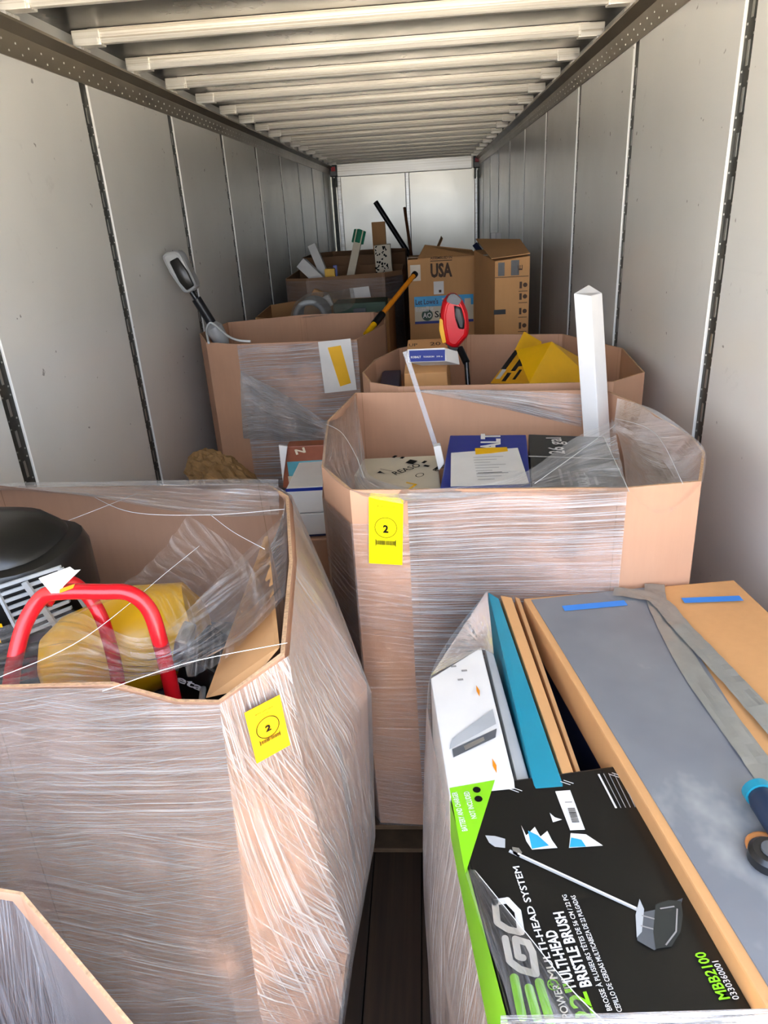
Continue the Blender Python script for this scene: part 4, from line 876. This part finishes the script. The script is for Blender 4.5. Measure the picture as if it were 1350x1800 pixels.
carton('plain_carton', 'brown carton under the russet and blue printed carton', 'box', [(-.62, 2.69, .80), (-.38, 2.69, .80), (-.38, 3.1, .80), (-.62, 3.1, .80)], (0, 0, -.798), KR2)

# ================================================================ bin C: behind the middle bin
tC = [(-.117, 2.73, 1.29), (.701, 2.66, 1.29), (.855, 2.80, 1.29), (.90, 3.305, 1.29), (.712, 3.76, 1.29), (.217, 3.886, 1.29), (-.145, 3.572, 1.29), (-.25, 3.3, 1.29), (-.284, 3.025, 1.29), (-.238, 2.831, 1.29)]
rC = [tC, [(x, y, .7) for x, y, z in tC], [(x, y, .012) for x, y, z in tC]]
binC = bin_('bulk_bin', 'rounded cardboard bin behind the middle bin, holding yellow cartons and a red trimmer', rC, KR)
fC = Face(V((.44, 3.818, 1.29)), (1, -.25, 0), (0, 0, 1), .001)
cy1 = [V(p) for p in [(0.7521, 2.95, 1.2096), (0.4424, 3.05, 1.1998), (0.5641, 3.3, 1.3376), (0.7287, 3.45, 1.2335)]]
yc = thing('yellow_carton', (.55, 3.3, .02), 'larger yellow carton with black tool drawings in the rounded bin', 'box', 'yellow cartons in the rounded bin')
fr_ = [(0.2677, 3.0, 1.2241), (0.4297, 2.98, 1.2216), (0.5658, 3.25, 1.3461), (0.4064, 3.3, 1.3033)]; fr_ = [V(p) for p in fr_]
rt = [V(p) for p in [(0.7695, 3.2, 1.1558), (0.7963, 3.45, 1.1919)]]
topy = [fr_[3], fr_[2], rt[1], rt[1]+(fr_[3]-fr_[2])]
boty = [fr_[0], fr_[1], rt[0], rt[0]+(fr_[0]-fr_[1])]
ext = (V(fr_[1])-V(fr_[2])); 
MB(YEL2).hexa(topy, [p+(q-p)*6.2 if False else q for p, q in zip(topy, boty)], .003).build('body', yc)
ff = Face(fr_[0], fr_[1]-fr_[0], fr_[3]-fr_[0], .0015)
def U2(p): return ff.uv(p)
ff.poly(YEL3, [U2(fr_[0]), U2(fr_[1]), U2(fr_[2]), U2(fr_[3])])
aa, bb_ = V(fr_[0]), V(fr_[3]); uu = (fr_[1]-fr_[0])
def qf(s0, s1, t0, t1): return [U2(lerp(lerp(fr_[0], fr_[1], s), lerp(fr_[3], fr_[2], s), t_)) for s, t_ in ((s0, t0), (s1, t0), (s1, t1), (s0, t1))]
for m_, a in ((BLK, (.0, .14, .4, 1)), (GREY, (.05, .16, .12, .4)), (BLK, (.3, .42, .35, .95)), (BLK, (.42, .5, .5, .62)), (BLK, (.25, .36, .05, .3)), (BLK, (.5, .58, .1, .4)), (GREY, (.78, .9, .55, .85))): ff.poly(m_, qf(*a), k=1)
ff.done(yc)
y2 = thing('yellow_carton', (.5, 3.5, .02), 'smaller yellow carton tilted behind the larger one', 'box', 'yellow cartons in the rounded bin')
t2 = [V(p) for p in [(0.4185, 3.42, 1.2807), (0.476, 3.52, 1.3535), (0.5726, 3.58, 1.2892)]]; q_ = [t2[0], t2[1], t2[2], t2[0]+(t2[2]-t2[1])]
MB(YEL2).hexa(q_, [p+V((.02, -.05, -.30)) for p in q_], .003).build('body', y2)
supp = carton('plain_carton', 'brown carton supporting the yellow cartons deep in the rounded bin', 'box', [(.34, 2.95, .93), (.75, 2.95, .93), (.75, 3.55, .93), (.34, 3.55, .93)], (0, 0, -.915), KR2)
# kobalt-like blue and white box on tan carton
tc1 = [V(p) for p in [(-0.1018, 3.12, 1.2485), (0.066, 3.12, 1.2411), (0.0891, 3.5, 1.3366), (-0.0786, 3.5, 1.3389)]]
kc = thing('plain_carton', (0, 3.3, .02), 'light brown printed carton standing in the rounded bin under the blue fronted box', 'box')
ktop = [V(p) for p in [(-0.1106, 3.4062, 1.2), (0.0878, 3.3653, 1.2), (0.0799, 3.4661, 1.34), (-0.081, 3.4782, 1.34)]]
kside = [V(p) for p in [(0.0641, 3.38, 1.1), (0.1906, 3.3585, 1.15)]]
kq = [V((-.105, 3.10, 1.26)), V((.085, 3.10, 1.26)), V((.10, 3.42, 1.355)), V((-.09, 3.42, 1.355))]
MB(KO).hexa(kq, [V((kq[0].x, 3.08, .02)), V((kq[1].x+.06, 3.08, .02)), V((kq[2].x+.08, 3.44, .02)), V((kq[3].x, 3.44, .02))], .004).build('body', kc)
ff = Face(kq[0]+V((0, 0, 0)), kq[1]-kq[0], kq[3]-kq[0], .001); ff.text(BRINK, 'UP', .02, .26, .03, .04); ff.text(BRINK, '20', .12, .26, .035, .05)
ff.done(kc)
kb_ = [(-0.0853, 3.07, 1.3165), (0.0836, 3.07, 1.3138), (0.075, 3.07, 1.3732), (-0.0853, 3.07, 1.3733)]; kb_ = [V(p) for p in kb_]
kb2 = thing('blue_front_box', (0, 3.1, 1.26), 'small white box with a dark blue front on the brown carton in the rounded bin', 'box')
DV = V((.06, .06, -.03))
MB(WHT).hexa([kb_[3], kb_[2], kb_[2]+DV, kb_[3]+DV], [kb_[0], kb_[1], kb_[1]+DV, kb_[0]+DV], .002).build('body', kb2)
ff = Face(kb_[0], kb_[1]-kb_[0], kb_[3]-kb_[0], .0015); w = (kb_[1]-kb_[0]).length; h = (kb_[3]-kb_[0]).length
ff.rect(BLUE, w*.04, h*.04, w*.92, h*.86); ff.text(WHT, 'KOBALT', w*.08, h*.32, h*.16, w*.26, bold=.03); ff.text(WHT, 'TORSION', w*.4, h*.34, h*.12, w*.28, bold=.02); ff.text(WHT, '3/8 in', w*.74, h*.34, h*.12, w*.16); ff.done(kb2)
fl_ = MB(NAVY).box((-.175, 3.28, .62), (.09, .30, 1.18), .006, Matrix.Rotation(.06, 3, 'X')).build('navy_case'); tag(fl_, 'dark navy case at the left side inside the rounded bin', 'case')
# red string trimmer
rt_ = thing('string_trimmer', (.25, 3.2, .03), 'red string trimmer with black shaft pointing head up from the rounded bin', 'string trimmer')
o_ = [(0.0851, 3.36, 1.3365), (0.0708, 3.36, 1.4162), (0.0695, 3.36, 1.4759), (0.0812, 3.36, 1.5265), (0.1106, 3.36, 1.558), (0.1419, 3.36, 1.5589), (0.1728, 3.36, 1.5271), (0.1934, 3.36, 1.4802), (0.2007, 3.36, 1.41), (0.1952, 3.36, 1.371), (0.1655, 3.36, 1.338), (0.1438, 3.36, 1.3151), (0.1116, 3.36, 1.3166)]
MB(REDP).bm(slabform(o_, (.0, .10, 0), dome=.02, bev=.005, inset=.018)).build('housing', rt_, smooth=True)
o_ = [(0.1298, 3.335, 1.5145), (0.1635, 3.335, 1.5027), (0.1785, 3.335, 1.4407), (0.1755, 3.335, 1.4047), (0.1492, 3.335, 1.4085), (0.1341, 3.335, 1.4557)]
MB(BLK).bm(slabform(o_, (.0, .02, 0), dome=.006, bev=.003, inset=.006)).build('grip_inlay', rt_, smooth=True)
o_ = [(0.0935, 3.33, 1.5345), (0.1097, 3.33, 1.5638), (0.1355, 3.33, 1.565), (0.1662, 3.33, 1.5384), (0.1503, 3.33, 1.5141), (0.1141, 3.33, 1.5234)]
MB(DGREY).bm(slabform(o_, (.0, .03, 0), bev=.004)).build('battery_cap', rt_, smooth=True)
o_ = [(0.0635, 3.35, 1.457), (0.0766, 3.35, 1.4512), (0.093, 3.35, 1.3458), (0.0742, 3.35, 1.3414), (0.0597, 3.35, 1.4052)]
MB(YEL2).bm(slabform(o_, (.0, .05, 0), bev=.002)).build('yellow_side_strip', rt_)
o_ = [(0.0903, 3.35, 1.3433), (0.1166, 3.35, 1.3208), (0.1487, 3.35, 1.3193), (0.1405, 3.35, 1.3037), (0.111, 3.35, 1.3077), (0.0873, 3.35, 1.3301)]
MB(CHAR).bm(slabform(o_, (.0, .06, 0), bev=.003)).build('collar', rt_)
r0, r1 = V((0.1554, 3.38, 1.3109)), V((0.2267, 3.25, 1.1626)); dd = r1-r0; r2 = r0+dd*((r0.z-.04)/(r0.z-r1.z)); 
MB(BLK).tube([r0, r0+dd*.4], .017, 12).build('upper_shaft', rt_, smooth=True); MB(BLK).tube([r0+dd*.4, V((.25, 3.0, .04))], .012, 12).build('shaft', rt_, smooth=True)

# ================================================================ far left: bins E
tE = [(-1.28, 5.35, 1.25), (-1.1, 5.2, 1.25), (-.45, 5.18, 1.25), (-.28, 5.4, 1.25), (-.26, 6.1, 1.25), (-.45, 6.3, 1.25), (-1.15, 6.3, 1.25), (-1.32, 6.1, 1.25)]
rE = [tE, [(x, y, .012) for x, y, z in tE]]
binE = bin_('bulk_bin', 'brown cardboard bin behind the left bin, holding a grey duct coil', rE, KR2)
tF = [(-1.25, 6.55, 1.42), (-1.05, 6.45, 1.42), (-.35, 6.42, 1.44), (-.2, 6.6, 1.44), (-.2, 7.3, 1.44), (-.4, 7.5, 1.44), (-1.05, 7.5, 1.44), (-1.25, 7.3, 1.44)]
rF = [tF, [(x, y, .012) for x, y, z in tF]]
binF = bin_('bulk_bin', 'dark wrapped cardboard bin at the far left with sticks standing in it', rF, KD)
shell(binF, rF, [0, 1, 2], 1.40, .5, lambda i: F_THIN, nz=10, wav=.01)
tG = [(-1.3, 7.9, 1.52), (-1.1, 7.8, 1.52), (-.4, 7.8, 1.52), (-.2, 8.0, 1.52), (-.2, 8.7, 1.52), (-.4, 8.9, 1.52), (-1.1, 8.9, 1.52), (-1.3, 8.7, 1.52)]
binG = bin_('bulk_bin', 'brown cardboard bin behind the dark far left bin', [tG, [(x, y, .012) for x, y, z in tG]], KD)
# contents of E
co = thing('duct_coil', (-.95, 5.55, .02), 'grey flexible duct coil resting in the brown bin behind the left bin', 'duct')
cc = V((-0.8728, 5.5, 1.2644))
for k_ in range(6): MB(GREY).tube([cc+V((.0+.11*math.cos(a_), -.1+.05*k_, -.04+.11*math.sin(a_))) for a_ in [2*math.pi*j/28 for j in range(29)]], .022, 8).build('duct_turn', co, smooth='all')
MB(DGREY).box((cc.x, 5.6, .55), (.2, .2, 1.0), .02).build('carton_core', co)
gs = thing('green_case', (-.6, 5.7, .02), 'dark green case in the brown bin behind the left bin', 'case'); MB(DGRN).box((-.52, 5.84, .66), (.42, .32, 1.24), .012).build('body', gs); MB(DGREY).box((-.52, 5.67, 1.22), (.1, .02, .04), .004).build('latch', gs)
pp = [V(p) for p in [(-0.6435, 6.36, 1.162), (-0.4662, 6.36, 1.1727), (-0.4908, 6.36, 1.3371), (-0.6614, 6.36, 1.3267)]]; po = MB(WHT).hexa(pp, [p+V((0, .004, 0)) for p in pp], 0).build('paper_sheet'); tag(po, 'white paper sheet stuck on the front of the dark far left bin', 'paper')
wb2 = thing('crumpled_wrap', (-.9, 6.0, 1.2), 'crumpled brown and white wrapping over the bin behind the left bin', 'wrapping'); 
membrane('film_sheet', [(-0.9948, 5.5315, 1.33), (-0.9228, 5.809, 1.36), (-0.6936, 5.6323, 1.38), (-0.5722, 5.7691, 1.39)], [(-0.9583, 5.035, 1.27), (-0.7499, 5.0026, 1.28), (-0.5581, 5.1043, 1.3), (-0.5234, 5.4178, 1.32)], F_CLEAR, wb2, sag=-.015, amp=.015, ridge=4, seed=40)
q_ = (-0.8917, 5.95, 1.312); MB(KR2).box(q_, (.10, .08, .12), .03, Matrix.Rotation(.5, 3, 'Y')).build('brown_paper_wad', wb2)
q_ = (-0.7924, 5.75, 1.2899); MB(WHT).box(q_, (.10, .05, .09), .015, Matrix.Rotation(-.4, 3, 'Y')).build('white_patch', wb2)
# things standing in F, G
def bar(name, label, cat, p, q, w, m_, d=None, group=None, parts=None):
    p, q = V(p), V(q); ax = (q-p).normalized(); u_ = ax.cross(V((0, 1, 0))).normalized()*w/2; v_ = ax.cross(u_).normalized()*(d or w)/2
    tp_ = [p-u_-v_, p+u_-v_, p+u_+v_, p-u_+v_]; o = MB(m_).hexa(tp_, [x+(q-p) for x in tp_], .002)
    if parts is None: ob = o.build(name); tag(ob, label, cat, group); return ob
    t = thing(name, q, label, cat, group); o.build('body', t); return t
def down(p, q, z):
    p, q = V(p), V(q); return p+(q-p)*((p.z-z)/(p.z-q.z))
a, b_ = (-1.0486, 7.0, 1.6678), (-0.9361, 6.9, 1.3895); bar('white_stick', 'white wooden stick leaning left in the dark far left bin', 'stick', a, down(a, b_, .3), .075, WHT)
a, b_ = (-0.5964, 7.1, 1.7753), (-0.7092, 7.0, 1.3694); t = bar('green_tipped_stick', 'white stick with green tip standing in the dark far left bin', 'stick', a, down(a, b_, .3), .07, CREAM, parts=1)
pa_ = V(a); pb_ = down(a, b_, V(a).z-.11); ax = (pb_-pa_).normalized(); MB(TEAL if False else plain('green_tip', '#2f8a67', .5)).box(((pa_+pb_)/2).to_tuple(), (.084, .084, .12), .004, ax.to_track_quat('Z', 'Y').to_matrix()).build('green_tip', t)
a, b_ = (-1.069, 6.85, 1.5618), (-0.9575, 6.8, 1.4243); bar('white_box_strip', 'short white printed strip low beside the left leaning stick', 'strip', (-1.1334, 6.8, 1.5335), down((-1.1334, 6.8, 1.5335), (-0.9321, 6.75, 1.3367), .9), .10, WHT)
a = (-0.8504, 6.62, 1.4823); bar('yellow_box', 'small yellow box peeking over the rim of the dark far left bin', 'box', a, (a[0], a[1], .3), .09, YEL2)
a = (-0.8065, 6.66, 1.5063); bar('blue_tube', 'narrow blue tube beside the small yellow box', 'tube', a, (a[0], a[1], .3), .035, BLUE)
a = (-0.4908, 8.3, 1.8251); bar('tall_brown_carton', 'slim brown carton standing tallest at the far left of the dark pole', 'box', a, (a[0]+.02, a[1], .2), .145, KO, .12)
a = (-0.3964, 7.15, 1.6365); t = bar('patterned_tube_box', 'slim white box with black speckled pattern below the tall brown carton', 'box', a, (a[0]+.05, a[1], .2), .155, CREAM, .12, parts=1)
ff = Face(V(a)+V((-.078, -.0615, 0)), (1, 0, 0), (-.04, 0, 1), .002)
rs = random.Random(3)
for k_ in range(70): ff.rect(INK, rs.uniform(.01, .13), -rs.uniform(.02, .40), rs.uniform(.008, .02), rs.uniform(.008, .02), 'printed_panel', rot=rs.uniform(0, 3))
ff.rect(WHT, .05, -.42, .085, .07, 'printed_panel', 2); ff.done(t)
a, b_ = (-0.5776, 9.4, 2.0393), (-0.1677, 9.3, 1.383); bo = MB(BLK).tube([a, down(a, b_, .03)], .032, 10).build('black_pole', smooth=True); tag(bo, 'thick black pole leaning diagonally against the front wall', 'pole')
a, b_ = (-0.2187, 9.2, 1.9548), (-0.1477, 8.9, 1.3866); bo = MB(BRN).tube([a, down(a, b_, .03)], .018, 8).build('brown_stick', smooth=True); tag(bo, 'thin reddish brown stick right of the black pole', 'stick')
# orange handled pole rising from bin D
a, b_ = (-0.0772, 5.1, 1.5066), (-0.2875, 4.75, 1.3069); c_ = (-0.3728, 4.6, 1.2238)
op = thing('orange_pole', (-.42, 4.6, .04), 'orange pole with black and yellow end leaning over the left bin rim', 'pole')
a, b_, c_ = V(a), V(b_), V(c_); MB(ORG).tube([a, b_], .017, 12).build('orange_tube', op, smooth=True); MB(BLK).tube([a+(a-b_)*.06, a], .022, 12).build('end_cap', op, smooth=True)
MB(BLK).tube([b_, lerp(b_, c_, .6)], .024, 12).build('grip', op, smooth=True); MB(YEL2).tube([lerp(b_, c_, .6), lerp(b_, c_, 1.2)], .02, 12).build('yellow_tip', op, smooth=True)
e0 = lerp(b_, c_, 1.2); MB(BLK).tube([e0, V((-.75, 4.4, .04))], .012, 10).build('lower_rod', op, smooth=True)

# ================================================================ far centre cartons
def tall(name, label, x0, x1, y0, y1, z, m_, group=None):
    t = carton(name, label, 'box', [(x0, y0, z), (x1, y0, z), (x1, y1, z), (x0, y1, z)], (0, 0, -(z-.005)), m_, True, group); return t, Face((x0, y0, 0), (1, 0, 0), (0, 0, 1), .002)
yF = 5.8
pz = [(-0.1321, 5.8, 1.5693), (0.4074, 5.8, 1.5453), (0.0461, 5.8, 1.4331), (0.2038, 5.8, 1.5098), (-0.0894, 5.8, 1.2887), (0.3797, 5.8, 1.2827), (-0.0976, 5.8, 1.0762), (0.3787, 5.8, 1.0713), (0.0675, 5.8, 1.3977), (0.11, 5.8, 1.3005), (-0.0825, 5.8, 1.2313), (-0.0417, 5.8, 1.096), (0.2554, 5.8, 1.0593)]
tf, ff = tall('water_heater_carton', 'tall tan carton printed USA with blue and white banner in the far centre', pz[0][0], pz[1][0], yF, 6.35, pz[0][2], KO)
X0 = pz[0][0]; ff.text(BRINK, 'USA', pz[2][0]-X0, pz[2][2], .10, .17, bold=.04); ff.rect(BRINK, pz[2][0]-X0, pz[2][2]+.115, .17, .006); ff.text(BRINK, 'ASSEMBLED IN', pz[2][0]-X0, pz[2][2]+.13, .02, .17, bold=.02)
x0, x1 = pz[4][0]-X0, pz[5][0]-X0+.0; zt, zm, zb = pz[4][2], 0, pz[6][2]
zs = (-0.0925, 5.8, 1.2098)[2]
ff.rect(LOW, x0, zs, x1-x0, zt-zs, 'banner'); ff.rect(CREAM, x0, zb, x1-x0, zs-zb, 'banner'); ff.rect(BLUE, x0, zb, x1-x0, .02, 'banner', 1)
ff.text(NAVY, "Let Lowe's", x0+.01, zt-.06, .04, .18, k=3, bold=.02); ff.text(WHT, 'Install it.', x0+.01, zt-.115, .04, .15, k=3, bold=.02)
ff.ring(DGRN, x0+.10, (zs+zb)/2, .045, .045, 'banner', 2); ff.text(WHT, 'AO', x0+.065, (zs+zb)/2-.02, .04, .07, k=4, bold=.02); ff.text(INK, 'Smith', x0+.16, (zs+zb)/2-.02, .05, .18, k=3)
for k_ in range(4): ff.rect(WHT, x0+.22, zt-.03-.022*k_, .1, .008, 'banner', 2)
ff.rect(CREAM, x1-.07, zt-.09, .05, .06, 'banner', 2); ff.rect(WHT, pz[8][0]-X0, pz[9][2], .08, pz[8][2]-pz[9][2], 'paper_label'); ff.rect(PTAPE, .02, pz[0][2]-.16, .08, .12, 'tape_patch'); ff.rect(BRINK, .24, pz[2][2]-.12, .02, .02, 'banner', 1)
ff.done(tf)
fl = MB(KO); q_ = [V((X0+.08, yF, pz[0][2])), V((pz[1][0], yF, pz[0][2])), V((pz[1][0]-.02, yF+.24, pz[0][2]+.03)), V((X0+.14, yF+.2, pz[0][2]+.09))]; fl.hexa([p+V((0, 0, .006)) for p in q_], q_, 0).build('top_flap', tf)
pt_ = [(0.4395, 4.65, 1.5956), (0.6565, 4.65, 1.621), (0.4354, 4.65, 1.1595), (0.6691, 4.65, 1.1557)]; bk = (0.3971, 5.6513, 1.62)
x0, x1 = pt_[0][0], pt_[1][0]; zt = 1.605
tt = carton('tall_appliance_carton', 'tall narrow brown carton with black tape and handling marks, right of the banner carton', 'box', [(x0, 4.65, zt), (x1, 4.65, zt+.02), (x1-.02, 5.4, zt+.04), (x0-.08, 5.4, zt+.03)], (0, 0, -1.6), KO)
ff = Face((x0, 4.65, 0), (1, 0, 0), (0, 0, 1), .002)
q_ = [(0.4499, 4.65, 1.6185), (0.4824, 4.65, 1.5394), (0.5237, 4.65, 1.6146), (0.5568, 4.65, 1.5288), (0.5922, 4.65, 1.5202), (0.6362, 4.65, 1.4565), (0.6014, 4.65, 1.4239), (0.6401, 4.65, 1.2999), (0.4415, 4.65, 1.3166), (0.5214, 4.65, 1.2809), (0.6432, 4.65, 1.5984), (0.6458, 4.65, 1.497)]
ff.rect(BLKC, .02, zt-.09, .04, .08, 'black_tape'); ff.rect(BLKC, .10, zt-.09, .05, .09, 'black_tape'); ff.rect(BLKC, -.005, q_[9][2], .075, .03, 'black_tape')
ff.rect(BRINK, .0, zt-.10, .21, .004)
for k_, zz_ in enumerate((.17, .24, .33, .42)): ff.rect(BRINK, .15, zt-zz_-.02, .055, .004); ff.rect(BRINK, .155, zt-zz_, .015, .04); ff.ring(BRINK, .19, zt-zz_+.02, .014, .014, n=10)
ff.text(BRINK, 'LG' if False else 'E', .17, zt-.06, .03, .03, rot=1.57); ff.done(tt)
fq = [V((x0-.02, 4.66, zt+.012)), V((x1, 4.66, zt+.03)), V((x1-.02, 5.0, zt+.10)), V((x0-.08, 5.2, zt+.11))]; MB(KR2).hexa([p+V((0, 0, .006)) for p in fq], fq, 0).build('top_flap', tt)
oc = [(.10, 7.0, 1.50), (.75, 7.0, 1.50), (.75, 7.7, 1.50), (.10, 7.7, 1.50)]
ob = carton('open_carton', 'open flapped brown carton behind the banner carton at the far end', 'box', oc, (0, 0, -1.495), KR2, False)
for q_ in ([(.10, 7.0, 1.50), (.75, 7.0, 1.50), (.82, 6.75, 1.44), (.13, 6.75, 1.56)], [(.10, 7.0, 1.50), (.10, 7.7, 1.50), (.18, 7.7, 1.66), (.18, 7.05, 1.66)]): MB(KO).hexa([V(p)+V((0, 0, .006)) for p in q_], [V(p) for p in q_], 0).build('flap', ob)
a = (0.4967, 7.3, 1.5824); bar('navy_tube', 'short dark blue tube sticking out of the open far carton', 'tube', a, (a[0]+.06, a[1]-.05, 1.50), .05, NAVY)
for px_, lab in (((0.7268, 7.9, 1.6605), 'left white post of the pair standing behind the tall narrow carton'), ((0.7799, 7.9, 1.6576), 'right white post of the pair standing behind the tall narrow carton')): bar('white_post', lab, 'post', px_, (px_[0], px_[1], .01), .05, WHT, group='white posts behind the tall carton')
# far plain cartons filling behind
# ================================================================ bottom left bin corner
F_H = film('inner_film', .06, .4, (1.5, 1.35), rough=.25, bs=.5, freq=240)
tH = [(-1.25, -.16, 1.29), (-.35, -.16, 1.29), (-.2, -.05, 1.29), (-.19, .22, 1.29), (-0.274, 0.3707, 1.29), (-0.4445, 0.4983, 1.29), (-0.4932, 0.5061, 1.29), (-1.1, .53, 1.29), (-1.3, .3, 1.29)]
rH = [tH, [(x, y, .14) for x, y, z in tH]]
binH = bin_('bulk_bin', 'wrapped cardboard bin corner at the bottom left of the picture', rH, KR, thick=.0035)
shell(binH, rH, [4, 5, 6], 1.29, .5, lambda i: F_H, off=-.012, name='inner_wrap', nz=12)
